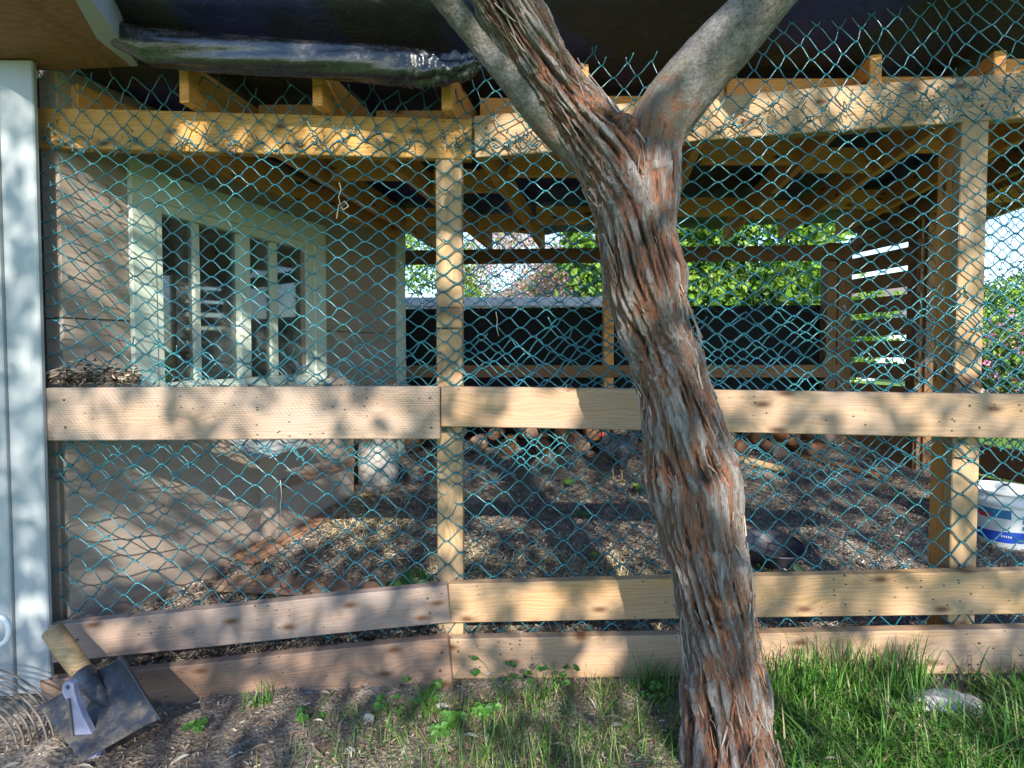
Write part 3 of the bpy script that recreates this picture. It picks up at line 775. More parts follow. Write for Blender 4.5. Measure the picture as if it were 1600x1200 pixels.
# far nets: over the back opening and on the open right side
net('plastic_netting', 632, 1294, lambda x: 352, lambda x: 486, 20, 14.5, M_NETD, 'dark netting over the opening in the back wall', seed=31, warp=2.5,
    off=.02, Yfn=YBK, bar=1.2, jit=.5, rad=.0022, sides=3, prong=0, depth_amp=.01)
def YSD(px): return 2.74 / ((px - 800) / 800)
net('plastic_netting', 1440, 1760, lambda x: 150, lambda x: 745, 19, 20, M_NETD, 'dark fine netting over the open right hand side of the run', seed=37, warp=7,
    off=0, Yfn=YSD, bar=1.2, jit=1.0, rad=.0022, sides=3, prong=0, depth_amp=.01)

# cut tie ends along the beam: loose strands
P = []; Rr = []
for k in range(320):
    px = R.uniform(75, 1590) if k < 250 else R.gauss(1500, 60); base = (226 if px < 740 else 226 - (px - 740) * .078) + R.gauss(0, 9 if k < 250 else 22) - (18 if px > 1150 else 0)
    a0 = fp(px, base, -.022); ang = R.uniform(0, 6.28); L = R.uniform(.010, .032)
    d = Vector((math.cos(ang), -R.uniform(.2, .8), math.sin(ang)))
    P.append([list(a0 + d * L * f + Vector((0, 0, -.006 * f * f))) for f in (0, .25, .5, .75, 1)]); Rr.append([.0021, .002, .0019, .0018, .0013])
V, Fc = tubes(P, Rr)
o = mesh_obj('cut_tie_ends', V, Fc, M_NET2, None, None, True); meta(o, 'short cut ends of net ties sticking out along the top beam', 'net ties', kind='stuff')

# ------------------------------------------------------------------ the tree
def limb(spine, seed, amp, nth, dv, smooth_bark, name, mat, parent, collar=0):
    pts = np.array([list(W(x, y, Y)) for x, y, hw, Y in spine]); px = np.array([[s[0], s[1]] for s in spine], float)
    tn = np.gradient(px, axis=0); tn /= np.linalg.norm(tn, axis=1, keepdims=True)
    rad = np.array([s[2] * s[3] / 800 for s in spine])
    seg = np.linalg.norm(np.diff(pts, axis=0), axis=1); s = np.concatenate([[0], np.cumsum(seg)])
    nv = int(s[-1] / dv); sv = np.linspace(0, s[-1], nv)
    def cr(a):   # smooth interpolation (catmull-rom via cubic hermite)
        m = np.gradient(a, s, axis=0); idx = np.clip(np.searchsorted(s, sv, 'right') - 1, 0, len(s) - 2)
        h = (s[idx + 1] - s[idx]); t_ = (sv - s[idx]) / h
        if a.ndim > 1: h = h[:, None]; t_ = t_[:, None]
        return ((2 * t_**3 - 3 * t_**2 + 1) * a[idx] + (t_**3 - 2 * t_**2 + t_) * h * m[idx] + (-2 * t_**3 + 3 * t_**2) * a[idx + 1] + (t_**3 - t_**2) * h * m[idx + 1])
    C = cr(pts); r = cr(rad)
    T = np.gradient(C, axis=0); T /= np.linalg.norm(T, axis=1, keepdims=True)
    ref = np.array([0, 1.0, 0]); A = np.cross(T, ref); A /= np.linalg.norm(A, axis=1, keepdims=True); B = np.cross(T, A)
    th = np.arange(nth) * 2 * math.pi / nth
    TH, SV = np.meshgrid(th, sv, indexing='xy')
    circ = 2 * math.pi * rad.mean()
    per1 = max(4, int(circ / .0125)); per2 = max(8, int(circ / .008)); per3 = max(12, int(circ / .0042)); pl = max(2, int(circ / .11))
    un = TH / (2 * math.pi)
    wob = (vnoise(un * pl, SV * 4.5, seed + 1, pl) - .5)
    tw = SV * .35 + wob * .10
    u1 = np.mod(un + tw * .45, 1)
    n1 = vnoise(u1 * per1, SV * 5.5, seed + 2, per1); n2 = vnoise(u1 * per2, SV * 15, seed + 3, per2); n3 = vnoise(u1 * per3, SV * 30, seed + 4, per3)
    lump = vnoise(un * pl, SV * 7, seed + 8, pl) - .5
    ridge = 1 - np.abs(n1 * 2 - 1) * 1.0
    ridge = np.clip((ridge - .28) * 2.1, 0, 1) ** .8
    plates = np.clip((n2 - .35) * 2.2, 0, 1)
    n4 = vnoise(u1 * per3 * 2, SV * 55, seed + 14, per3 * 2); chip = vnoise(un * per2, SV * 40 + wob * 8, seed + 15, per2)
    h = np.clip(.46 * ridge + .34 * np.clip((n2 - .40) * 5, 0, 1) * .8 + .20 * n3 + .14 * n4 + .16 * (chip > .62) - .06, 0, 1)
    flare = np.clip(1 - sv / .22, 0, 1)[:, None] ** 2
    disp = amp * (h - .55) + lump * amp * 1.4
    kv = np.zeros_like(h)
    if smooth_bark:
        h2 = vnoise(un * per2, SV * 60, seed + 5, per2) * .5 + .3; disp = (h2 - .5) * .004 + lump * .006; h = h2
        if collar:
            k = np.clip(1 - sv / collar, 0, 1)[:, None]; hb = .5 * ridge + .36 * plates + .2 * n3
            kv = kv + k; disp = disp * (1 - k) + (amp * (hb - .45) + .004) * k; h = h * (1 - k) + hb * k
    RRr = r[:, None] * (1 + .06 * (vnoise(un * 3, SV * 2.5, seed + 6, 3) - .5)) + disp + flare * .006
    V = C[:, None, :] + RRr[..., None] * (A[:, None, :] * np.cos(TH)[..., None] + B[:, None, :] * np.sin(TH)[..., None])
    i, j = np.meshgrid(np.arange(nv - 1), np.arange(nth), indexing='ij')
    Fc = np.stack([i * nth + j, (i + 1) * nth + j, (i + 1) * nth + (j + 1) % nth, i * nth + (j + 1) % nth], -1).reshape(-1, 4)
    Vf = V.reshape(-1, 3)
    o = mesh_obj(name, Vf, Fc, mat, parent, Matrix.Identity(4), True)
    at = o.data.attributes.new('h', 'FLOAT', 'POINT'); at.data.foreach_set('value', h.ravel())
    at = o.data.attributes.new('k', 'FLOAT', 'POINT'); at.data.foreach_set('value', kv.ravel())
    return C, A, B, T, r, sv
tbase = W(1143, 1190, 1.35)
tree = empty('tree', tbase, 'leaning forked tree with shaggy grey and rust bark in front of the run', 'tree')
trunk_sp = [(1150, 1240, 84, 1.35), (1146, 1190, 76, 1.35), (1141, 1133, 67, 1.35), (1131, 1050, 62, 1.35), (1116, 950, 60, 1.36), (1110, 890, 59, 1.36), (1102, 840, 61, 1.37), (1093, 790, 63, 1.37),
            (1083, 740, 64, 1.38), (1074, 700, 64, 1.38), (1063, 650, 61, 1.38), (1051, 600, 57, 1.39), (1039, 550, 56, 1.39), (1024, 500, 56, 1.39), (1009, 450, 56, 1.39), (998, 400, 56, 1.39),
            (988, 350, 56, 1.39), (974, 300, 57, 1.39), (955, 252, 55, 1.38), (922, 205, 49, 1.37), (886, 155, 44, 1.35), (853, 105, 42, 1.33), (821, 60, 41, 1.30), (785, 0, 40, 1.26), (745, -80, 38, 1.2), (730, -190, 34, 1.1)]
trunk_sp = [(x, y, hw * (.93 if y > 260 else .97), Y) for x, y, hw, Y in trunk_sp]
tc_ = limb(trunk_sp, 101, .026, 270, .0030, False, 'trunk', M_BARK, tree)
rl = [(1008, 330, 36, 1.40), (1012, 285, 38, 1.40), (1018, 240, 39, 1.39), (1028, 200, 42, 1.38), (1054, 160, 45, 1.37), (1091, 115, 45, 1.35), (1136, 66, 44, 1.32), (1190, 5, 40, 1.27), (1260, -80, 39, 1.2), (1340, -190, 36, 1.1)]
rc_ = limb(rl, 202, .016, 190, .0032, True, 'limb', M_BARKS, tree, collar=.40)
gl = [(968, 330, 14, 1.42), (935, 275, 20, 1.42), (900, 232, 25, 1.40), (862, 193, 26, 1.37), (822, 150, 23, 1.34), (783, 105, 20, 1.31), (748, 62, 19, 1.29), (704, 8, 19, 1.25), (644, -65, 18, 1.2)]
gc_ = limb(gl, 303, .009, 120, .0032, True, 'limb', M_BARKS, tree, collar=.48)
# collar of shaggy bark round the foot of the right limb
fl = [(996, 420, 40, 1.385), (1003, 360, 45, 1.385), (1010, 300, 46, 1.385), (1016, 250, 41, 1.385), (1024, 214, 36, 1.39), (1040, 180, 24, 1.40)]
limb(fl, 404, .017, 170, .003, False, 'limb', M_BARK, tree)
# knot in the fork and on the lower trunk, as bulging burls
def burl(px, py, Y, r, sc, seed, mat=M_BARK):
    bm = bmesh.new(); bmesh.ops.create_icosphere(bm, subdivisions=5, radius=1)
    c = W(px, py, Y); vs = np.array([v.co[:] for v in bm.verts])
    n = vnoise(vs[:, 0] * 4 + 9, vs[:, 2] * 3 + vs[:, 1] * 2, seed) * .22 + vnoise(vs[:, 0] * 14 + 9, vs[:, 2] * 6 + vs[:, 1] * 9, seed + 1) * .16
    for v, q in zip(bm.verts, n): v.co = Vector((v.co.x * sc[0], v.co.y * sc[1], v.co.z * sc[2])) * r * (.85 + q)
    hv = [float(q) * 2 for q in n]
    o = bm_obj('burl', bm, mat, tree, Matrix.Translation(c), True)
    at = o.data.attributes.new('h', 'FLOAT', 'POINT'); at.data.foreach_set('value', hv)
burl(972, 196, 1.325, .030, (1.2, .8, 1.0), 5)
burl(1112, 778, 1.315, .040, (1.0, .6, 1.1), 8)
burl(1116, 700, 1.34, .044, (.8, .6, 1.8), 9)
# loose bark strips
P = []; cols = []
V_all = []; F_all = []; C_all = []; off_ = 0
C, A, B, T, r, sv = tc_
for k in range(950):
    q = R.randint(5, len(C) - 30); ang = R.uniform(0, 2 * math.pi)
    if k % 3 == 0 and q > len(C) * .6: continue
    L = R.choice((.02, .035, .05, .08, .11)) * R.uniform(.7, 1.3); wdt = R.uniform(.0006, .0024)
    m = max(2, int(L / .010)); tw = R.uniform(-.5, .5); lift = R.uniform(-.002, .003); curl = R.uniform(.0, .016) if R.random() < .12 else R.uniform(0, .004); sd = 1 if R.random() < .75 else -1
    vs = []
    for s_ in range(m + 1):
        f = s_ / m; idx = int(min(len(C) - 2, max(1, q + sd * f * L / .003)))
        a2 = ang + tw * f * L / .1 + .25 * f * R.uniform(-.15, .15)
        rad_ = r[idx] + .0045 + lift + curl * f * f
        n_ = A[idx] * math.cos(a2) + B[idx] * math.sin(a2); tt = A[idx] * -math.sin(a2) + B[idx] * math.cos(a2)
        ww = wdt * math.sin(math.pi * (.12 + .80 * f)); 
        c_ = C[idx] + n_ * rad_
        vs += [c_ - tt * ww - n_ * .0015, c_ + n_ * .0012, c_ + tt * ww - n_ * .0015]
    for s_ in range(m):
        b0 = off_ + s_ * 3
        F_all += [(b0, b0 + 1, b0 + 4, b0 + 3), (b0 + 1, b0 + 2, b0 + 5, b0 + 4)]
    base = R.choice(((.28, .25, .24), (.20, .17, .15), (.26, .12, .06), (.15, .08, .05), (.32, .26, .19), (.18, .14, .12)))
    br = R.uniform(.6, 1.15)
    V_all += vs; C_all += [tuple(x * br for x in base)] * len(vs); off_ += len(vs)
o = mesh_obj('bark_strips', np.array(V_all), F_all, M_BITS, tree, Matrix.Identity(4), True, np.array(C_all)); o['kind'] = 'stuff'

# unseen crown above and behind the camera, its leaves placed to dapple the sunlight
sdir = -np.array(SUN_T)
def clump_leaves(centers, n, spread, L, Wd, cols):
    c = centers[NR.randint(0, len(centers), n)] + NR.normal(size=(n, 3)) * spread
    A_ = rnd_dirs(n); A_[:, 2] -= .5; N_ = rnd_dirs(n); N_[:, 2] += .8
    l = L * NR.uniform(.6, 1.25, n); V, Fc = leaf_cards(c, A_, N_, l, Wd * l / L)
    pal = np.array(cols)[NR.randint(0, len(cols), n)] * NR.uniform(.7, 1.25, (n, 1))
    return V, Fc, np.repeat(pal, 6, axis=0)
nC = 430
d_ = NR.uniform(4.5, 8.5, nC)
tgt = np.stack([NR.uniform(-2.6, 3.2, nC), np.full(nC, 1.9), NR.uniform(-.35, 2.3, nC)], 1)
cent = tgt + sdir[None] * d_[:, None]
cent = cent[(cent[:, 2] > 1.9) | (np.abs(cent[:, 1]) > 1.2)]
sun_gaps = [(W(550, 815, 3.0), .13), (W(470, 845, 2.7), .06), (W(780, 790, 2.75), .12), (W(960, 870, 2.25), .10), (W(745, 840, 2.4), .06), (W(1180, 735, 3.6), .10),
        (W(470, 650, 1.8), .07), (W(575, 650, 1.8), .05), (W(620, 650, 1.8), .05), (W(120, 640, 1.8), .045), (W(720, 640, 1.8), .045), (W(885, 640, 1.8), .05), (W(840, 945, 1.8), .08), (W(930, 950, 1.8), .05),
        (W(930, 1030, 1.8), .07), (W(385, 520, 2.6), .07), (W(490, 575, 3.0), .07), (W(225, 400, 2.1), .05), (W(225, 860, 2.15), .08), (W(290, 930, 2.2), .07), (W(800, 210, 1.85), .05), (W(1340, 150, 1.7), .06),
        (W(1340, 650, 1.65), .05), (W(1420, 860, 2.3), .09), (W(1300, 800, 2.6), .09), (W(180, 990, 1.8), .05), (W(300, 210, 1.86), .06), (W(560, 225, 1.86), .06), (W(40, 950, 1.78), .05), (W(1300, 1070, 1.5), .12), (W(590, 720, 3.3), .07)]  # leaves are cut away along the sun rays so sun patches land here
V, Fc, cl = clump_leaves(cent, 12500, .15, .11, .048, [(.05, .11, .02), (.07, .15, .03), (.04, .09, .02), (.09, .17, .04)])
lc = V.reshape(-1, 6, 3).mean(1); keep = np.ones(len(lc), bool)
for gp, gr_ in sun_gaps:
    dv = lc - np.array(list(gp)); al = dv @ sdir; pr_ = dv - al[:, None] * sdir; keep &= ~((np.linalg.norm(pr_, axis=1) < gr_) & (al > 0))
idx = np.where(keep)[0]; V = V.reshape(-1, 6, 3)[idx].reshape(-1, 3); cl = cl.reshape(-1, 6, 3)[idx].reshape(-1, 3)
k6 = np.arange(len(idx))[:, None] * 6; Fc = np.concatenate([k6 + np.array([[0, 1, 2, 3]]), k6 + np.array([[0, 3, 4, 5]])])
o = mesh_obj('crown', V, Fc, M_LEAF, tree, Matrix.Identity(4), False, cl); o['kind'] = 'stuff'
# boughs carrying it
P = []; Rr = []
for bx, by, bz, ex, ey, ez in ((-.1, 1.1, 2.3, -1.6, -2.4, 4.6), (-.1, 1.1, 2.3, .4, -2.6, 5.2), (.85, 1.1, 2.25, 2.2, -2.5, 4.8), (.85, 1.1, 2.25, .9, -3.4, 5.6), (-1.0, -.6, 3.4, -2.2, -3.2, 3.9), (1.6, -.7, 3.5, 3.0, -3.6, 4.0)):
    a0 = np.array([bx, by, bz]); e0 = np.array([ex, ey, ez])
    P.append([a0 + (e0 - a0) * f + np.array([0, 0, .5 * math.sin(f * 3.1)]) for f in np.linspace(0, 1, 8)]); Rr.append(np.linspace(.045, .012, 8))
V, Fc = tubes(P, Rr, 4); mesh_obj('bough', V, Fc, M_BARKS, tree, Matrix.Identity(4), True)

# ------------------------------------------------------------------ litter inside the run, straw, grass
def strips(n, posf, Lr, Wr, pal, name, label, cat, lift=.004, curl=.3):
    X, Y = posf(n); Z = ground_z(X, Y) + (vnoise(X * 5, Y * 5, 3) - .5) * .05 + (vnoise(X * 14, Y * 14, 4) - .5) * .025 + NR.uniform(0, lift * 2, n)
    L = NR.uniform(*Lr, n)[:, None]; Wd = NR.uniform(*Wr, n)[:, None]
    A_ = rnd_dirs(n); A_[:, 2] *= .28; A_ /= np.linalg.norm(A_, axis=1, keepdims=True)
    up = np.tile([0, 0, 1.0], (n, 1)) + NR.normal(size=(n, 3)) * .35
    S = np.cross(A_, up); S /= np.linalg.norm(S, axis=1, keepdims=True)
    C = np.stack([X, Y, Z], 1); U = np.cross(S, A_)
    b = L * curl * NR.uniform(-.3, .5, (n, 1))
    p = [C - A_ * L * .5 - S * Wd * .5, C - A_ * L * .5 + S * Wd * .5, C + S * Wd * .5 + U * b, C - S * Wd * .5 + U * b, C + A_ * L * .5 + S * Wd * .3, C + A_ * L * .5 - S * Wd * .3]
    V = np.stack(p, 1).reshape(-1, 3); k = np.arange(n)[:, None] * 6
    Fc = np.concatenate([k + np.array([[0, 1, 2, 3]]), k + np.array([[3, 2, 4, 5]])])
    cl = np.repeat(np.array(pal)[NR.randint(0, len(pal), n)] * NR.uniform(.6, 1.3, (n, 1)), 6, axis=0)
    o = mesh_obj(name, V, Fc, M_BITS, None, None, False, cl); return meta(o, label, cat, kind='stuff')
def inside(n):
    Y = 1.88 + 2.4 * NR.beta(1.1, 2.0, n); Xl = -2.339 + .375 * Y; X = Xl + (2.75 - Xl) * NR.uniform(0, 1, n); return X, Y
strips(34000, inside, (.007, .034), (.0015, .007), [(.07, .058, .048), (.15, .12, .10), (.27, .23, .18), (.035, .03, .026), (.46, .42, .35), (.19, .14, .11), (.36, .32, .26)], 'mulch', 'grey brown litter of chips and straw covering the floor of the run', 'mulch', lift=.012)
def strawp(n):
    c = np.array([[-.92, 2.98], [-.75, 2.75], [-1.0, 3.15], [-.25, 2.45], [.35, 2.35], [-.1, 2.2], [.5, 2.2]])[NR.randint(0, 7, n)]
    p = c + NR.normal(size=(n, 2)) * .13; return p[:, 0], p[:, 1]
strips(7500, strawp, (.02, .08), (.0015, .004), [(.46, .38, .22), (.40, .32, .18), (.52, .46, .33)], 'straw', 'pale straw scattered in patches on the floor of the run', 'straw', lift=.012)
def outside_(n):
    X = NR.uniform(-1.7, 1.9, n); Y = 1.30 + (1.80 - .05 * X - 1.30) * NR.uniform(0, 1, n); return X, Y
strips(9000, outside_, (.005, .025), (.002, .006), [(.16, .12, .085), (.24, .18, .13), (.07, .05, .04), (.36, .30, .23), (.20, .12, .08)], 'soil_litter', 'crumbs of soil and dry bits in front of the bottom planks', 'litter')
def rim(n):
    X = NR.uniform(-1.62, 1.8, n); px = 800 + X / 1.78 * 800; return X, np.where(X < -.2, 1.80, 1.80 - .095 * (X + .2)) + NR.uniform(-.01, .03, n)
def pile(name, label, n, fn, pal, Lr=(.006, .03)):
    C = fn(n); A_ = rnd_dirs(n); A_[:, 2] *= .4; N_ = np.tile([0, -.4, 1.0], (n, 1)) + NR.normal(size=(n, 3)) * .7
    l = NR.uniform(*Lr, n); V, Fc = leaf_cards(C, A_, N_, l, l * NR.uniform(.12, .4, n), .4)
    cl = np.repeat(np.array(pal)[NR.randint(0, len(pal), n)] * NR.uniform(.6, 1.2, (n, 1)), 6, axis=0)
    o = mesh_obj(name, V, Fc, M_BITS, None, None, False, cl); meta(o, label, 'debris', kind='stuff')
def line_fn(pa, pb, sz, sy):
    def f(n):
        t = NR.uniform(0, 1, n)[:, None]; a = np.array(list(pa)); b = np.array(list(pb)); p = a + (b - a) * t
        p[:, 2] += np.abs(NR.normal(size=n)) * sz; p[:, 1] += NR.uniform(-sy, sy, n); return p
    return f
pal_d = [(.05, .04, .03), (.12, .09, .07), (.22, .18, .14), (.34, .29, .24), (.08, .05, .04)]
pile('plank_debris', 'grey dry debris heaped on the brown bottom plank under the sloping rail', 2600, line_fn(fp(215, 1040, -.02), fp(699, 992, -.02), .010, .030), pal_d)
pile('plank_debris', 'dry debris lying on the edge of the bottom rail right of the joint', 900, line_fn(fp(702, 998, -.03), fp(1050, 992, -.03), .004, .020), pal_d)
pile('plank_debris', 'dark dead leaves caught behind the net at the left end of the middle rail', 420, line_fn(fp(78, 600, -.022), fp(215, 600, -.022), .028, .012), pal_d, (.01, .05))
pile('plank_debris', 'fine dust and bits on the top edge of the wide plank', 350, line_fn(fp(215, 603, -.035), fp(640, 601, -.035), .002, .018), pal_d, (.004, .014))
# dry willow leaves outside
n = 120; X, Y = outside_(n); Z = ground_z(X, Y) + .018 + (vnoise(X * 5, Y * 5, 3) - .5) * .05
A_ = rnd_dirs(n); A_[:, 2] *= .2; N_ = np.tile([0, 0, 1.0], (n, 1)) + NR.normal(size=(n, 3)) * .5
V, Fc = leaf_cards(np.stack([X, Y, Z], 1), A_, N_, NR.uniform(.025, .06, n), NR.uniform(.007, .013, n), .5)
cl = np.repeat(np.array([(.30, .27, .23), (.24, .19, .13), (.18, .12, .08), (.38, .36, .33)])[NR.randint(0, 4, n)] * NR.uniform(.7, 1.1, (n, 1)), 6, axis=0)
o = mesh_obj('dry_leaves', V, Fc, M_BITS, None, None, False, cl); meta(o, 'pale dry curled leaves lying in front of the bottom planks', 'leaves', kind='stuff')

def blades(X, Y, H, lean, wd, pal, name, label):
    n = len(X); Z = ground_z(X, Y) - .01
    ang = NR.uniform(0, 2 * math.pi, n); D = np.stack([np.cos(ang), np.sin(ang), 0 * ang], 1); S = np.stack([-np.sin(ang), np.cos(ang), 0 * ang], 1)
    # face roughly any way
    B0 = np.stack([X, Y, Z], 1); rows = []
    for f, ww in ((0, 1), (.3, .95), (.6, .75), (.85, .42), (1, .03)):
        c = B0 + np.array([0, 0, 1.0]) * (H * (f - .18 * lean * f ** 3))[:, None] + D * (H * lean * f ** 2)[:, None]
        rows += [c - S * (wd * ww)[:, None], c + S * (wd * ww)[:, None]]
    V = np.stack(rows, 1).reshape(-1, 3); k = np.arange(n)[:, None] * 10
    Fc = np.concatenate([k + np.array([[a, a + 1, a + 3, a + 2]]) for a in (0, 2, 4, 6)])
    base = np.array(pal)[NR.randint(0, len(pal), n)] * NR.uniform(.7, 1.25, (n, 1))
    o = mesh_obj(name, V, Fc, M_GRASS, None, None, False, np.repeat(base, 10, axis=0)); return meta(o, label, 'grass', kind='stuff')
green = [(.055, .17, .022), (.08, .23, .03), (.12, .27, .05), (.035, .11, .02), (.16, .28, .07)]
n = 9500
X = NR.uniform(.62, 2.0, n); Y = NR.uniform(1.25, 1.60, n); 
keep = NR.uniform(0, 1, n) < np.where(X > 1.15, np.clip(1.1 - (Y - 1.35) * 2.2, .12, 1), 1)
sp_ = (np.hypot((X - 1.30) / .17, (Y - 1.53) / .085) < 1) & (NR.uniform(0, 1, n) < .85); keep &= ~sp_
X, Y = X[keep], Y[keep]
H = NR.uniform(.025, .078, len(X)) + (NR.uniform(0, 1, len(X)) < .10) * NR.uniform(.03, .10, len(X))
blades(X, Y, H, NR.uniform(.1, 1.4, len(X)), NR.uniform(.0011, .0030, len(X)), green * 3 + [(.30, .27, .15), (.24, .22, .10), (.03, .09, .015)], 'grass', 'thick green grass along the bottom right rail')
n = 620
cx = np.array([.72, .80, .88, .95, 1.02, 1.10, 1.20, 1.28])[NR.randint(0, 8, n)]; X = cx + NR.normal(size=n) * .03; Y = 1.60 + NR.normal(size=n) * .03
blades(X, np.minimum(Y, 1.66), NR.uniform(.09, .21, n), NR.uniform(.05, .6, n), NR.uniform(.0014, .0026, n), green, 'tall_grass', 'tall upright grass blades standing against the bottom right rail')
n = 4600
cx = np.array([-.10, .05, .18, .30, .40, .45, .25, -.3, -.5, .5])[NR.randint(0, 10, n)]; X = cx + NR.normal(size=n) * .11; Y = np.minimum(NR.uniform(1.32, 1.70, n), 1.70)
blades(X, Y, NR.uniform(.015, .07, n) + (NR.uniform(0, 1, n) < .08) * .06, NR.uniform(.2, 1.3, n), NR.uniform(.0009, .002, n), green + [(.22, .26, .08), (.25, .22, .12)], 'short_grass', 'thin short grass left of the tree trunk')
for (px, py, nn_, hh) in ((1010, 1085, 90, .16), (1040, 1090, 60, .13), (672, 1092, 46, .13), (412, 1108, 40, .13), (840, 1100, 40, .08), (395, 1125, 30, .09)):
    p = W(px, py, 1.66 if px > 500 else 1.70); X = p.x + NR.normal(size=nn_) * .018; Y = np.minimum(p.y + NR.normal(size=nn_) * .018, p.y + .02)
    o = blades(X, Y, NR.uniform(.4, 1, nn_) * hh, NR.uniform(.1, .9, nn_), NR.uniform(.001, .0022, nn_), green, 'grass_tuft', 'x')
    where = {1010: 'green grass tuft against the bottom rail just left of the trunk', 1040: 'grass tuft touching the left side of the tree trunk', 672: 'grass tuft by the joint of the bottom planks', 412: 'upright grass tuft in front of the brown bottom plank',
             840: 'low grass tuft in front of the sunlit bottom rail', 395: 'lowest grass tuft at the lower edge left of the middle'}[px]
    meta(o, where, 'grass'); o['kind'] = 'stuff'

# broad-leaved weeds
def weed(px, py, Y, h, nl, ls, label, seed, name='weed', z=None, dark=False):
    rr = random.Random(seed); b0 = W(px, py, Y); b0.z = gz(b0.x, b0.y)
    e = empty(name, b0, label, 'weed')
    P = []; Rr = []; cs = []; As = []; Ns = []; Ls = []
    for k in range(nl):
        a = rr.uniform(0, 6.28); rd = rr.uniform(.2, 1) * h * .8; hz = h * rr.uniform(.25, 1)
        tip = b0 + Vector((math.cos(a) * rd, math.sin(a) * rd * .6, hz))
        P.append([list(b0 + (tip - b0) * f + Vector((0, 0, .25 * h * math.sin(math.pi * f)))) for f in (0, .25, .5, .75, 1)]); Rr.append([.0014, .0012, .001, .001, .0008])
        for q in range(3):
            a2 = a + (q - 1) * 1.3; d = Vector((math.cos(a2), math.sin(a2) * .7, rr.uniform(-.3, .3)))
            l = ls * rr.uniform(.7, 1.2)
            cs.append(list(tip + d * l * .5)); As.append(list(d)); Ns.append([rr.uniform(-.3, .3), -.7 + rr.uniform(-.3, .3), .9]); Ls.append(l)
    V, Fc = tubes(P, Rr); mesh_obj('stems', V, Fc, M_GRASS, e, Matrix.Identity(4), True, np.tile([.10, .20, .04], (len(V), 1)))
    V, Fc = leaf_cards(np.array(cs), np.array(As), np.array(Ns), np.array(Ls), np.array(Ls) * .85, .12)
    pal = np.array([(.07, .20, .03), (.10, .26, .04), (.05, .14, .03)])
    o = mesh_obj('leaves', V, Fc, M_LEAF, e, Matrix.Identity(4), False, np.repeat(pal[NR.randint(0, 3, len(cs))], 6, axis=0)); o['kind'] = 'stuff'
for k, (px, py, Y, h, nl, ls, lb) in enumerate([
    (851, 1092, 1.66, .14, 6, .022, 'clover like weed standing against the sunlit bottom rail'),
    (790, 1080, 1.66, .15, 6, .022, 'small weed climbing the bottom rail right of the plank joint'),
    (668, 1085, 1.68, .09, 8, .024, 'leafy weed in the grass tuft by the plank joint'),
    (715, 1118, 1.56, .05, 10, .028, 'round leaved creeping weed nearest the lower edge under the joint'),
    (755, 1105, 1.60, .05, 9, .026, 'low leafy weed just right of the plank joint'),
    (482, 1118, 1.62, .05, 7, .022, 'small green weed below the brown bottom plank'),
    (305, 1128, 1.62, .05, 6, .022, 'small weed beside the shovel blade'),
    (606, 1105, 1.64, .06, 5, .022, 'slim weed below the middle of the brown plank'),
    (690, 1130, 1.52, .04, 8, .022, 'flat rosette weed at the lower edge left of the centre'),
    (1025, 1110, 1.60, .06, 8, .020, 'weed between the grass tuft and the tree trunk')]):
    weed(px, py, Y, h, nl, ls, lb, 50 + k)

# big lobed leaves lying inside the run
def bigleaf(px, py, Y, L, rot, col, label, name='fallen_leaf', cupz=.25, z=None):
    p = W(px, py, Y); p.z = gz(p.x, p.y) + .03
    V = []; Fc = []; nr, na = 6, 28
    V.append((0, 0, 0))
    for q in range(1, nr + 1):
        for k in range(na):
            a = 2 * math.pi * k / na; lob = .72 + .20 * math.cos(5 * a) + .05 * math.cos(11 * a + 1)
            if abs(a - math.pi) < .35: lob *= .45
            rr_ = L * lob * q / nr
            V.append((rr_ * math.cos(a), rr_ * math.sin(a) * .85, L * (cupz * (q / nr) ** 2 * (.6 + .5 * math.sin(2 * a)) + .05 * math.sin(7 * a) * q / nr)))
    for k in range(na): Fc.append((0, 1 + k, 1 + (k + 1) % na))
    for q in range(nr - 1):
        for k in range(na):
            a = 1 + q * na + k; b_ = 1 + q * na + (k + 1) % na; Fc.append((a, a + na, b_ + na, b_))
    cl = np.tile(col, (len(V), 1)) * (0.9 + .2 * NR.uniform(0, 1, (len(V), 1)))
    M = Matrix.Translation(p) @ Matrix.Rotation(rot, 4, 'Z') @ Matrix.Rotation(R.uniform(.2, .5), 4, 'X')
    o = mesh_obj(name, V, Fc, M_LEAF, None, M, True, cl); return meta(o, label, 'leaf')
bigleaf(632, 885, 2.22, .105, .4, (.06, .16, .04), 'largest green leaf on the ground left of the middle post')
bigleaf(662, 882, 2.30, .07, 1.9, (.04, .11, .03), 'darker green leaf tucked against the middle post')
bigleaf(600, 888, 2.20, .05, 3.2, (.13, .22, .05), 'small yellow green leaf at the left of the big leaf')
bigleaf(888, 752, 3.3, .06, .5, (.14, .28, .05), 'bright green scrap of leaf in front of the hen')
bigleaf(1000, 752, 3.2, .07, 1.5, (.14, .30, .06), 'bright leaf at the left edge of the trunk behind the net')
bigleaf(872, 787, 2.9, .05, 2.5, (.06, .14, .05), 'dull green leaf on the dark ground left of the trunk')
bigleaf(910, 790, 2.85, .06, .9, (.07, .15, .07), 'folded grey green leaf left of the trunk')
bigleaf(1035, 880, 2.2, .07, 2.2, (.06, .17, .03), 'green leaf behind the lower rail at the left of the trunk')
bigleaf(1005, 885, 2.2, .05, .2, (.20, .28, .10), 'yellowish leaf in the straw left of the trunk')
bigleaf(930, 845, 2.45, .03, 1.2, (.18, .36, .06), 'tiny bright leaf on the straw')
bigleaf(1255, 880, 2.25, .07, 1.0, (.12, .20, .10), 'pale wilted leaf in front of the black bowl')
bigleaf(1195, 872, 2.3, .05, 2.0, (.08, .18, .05), 'green leaf tucked under the black bowl')
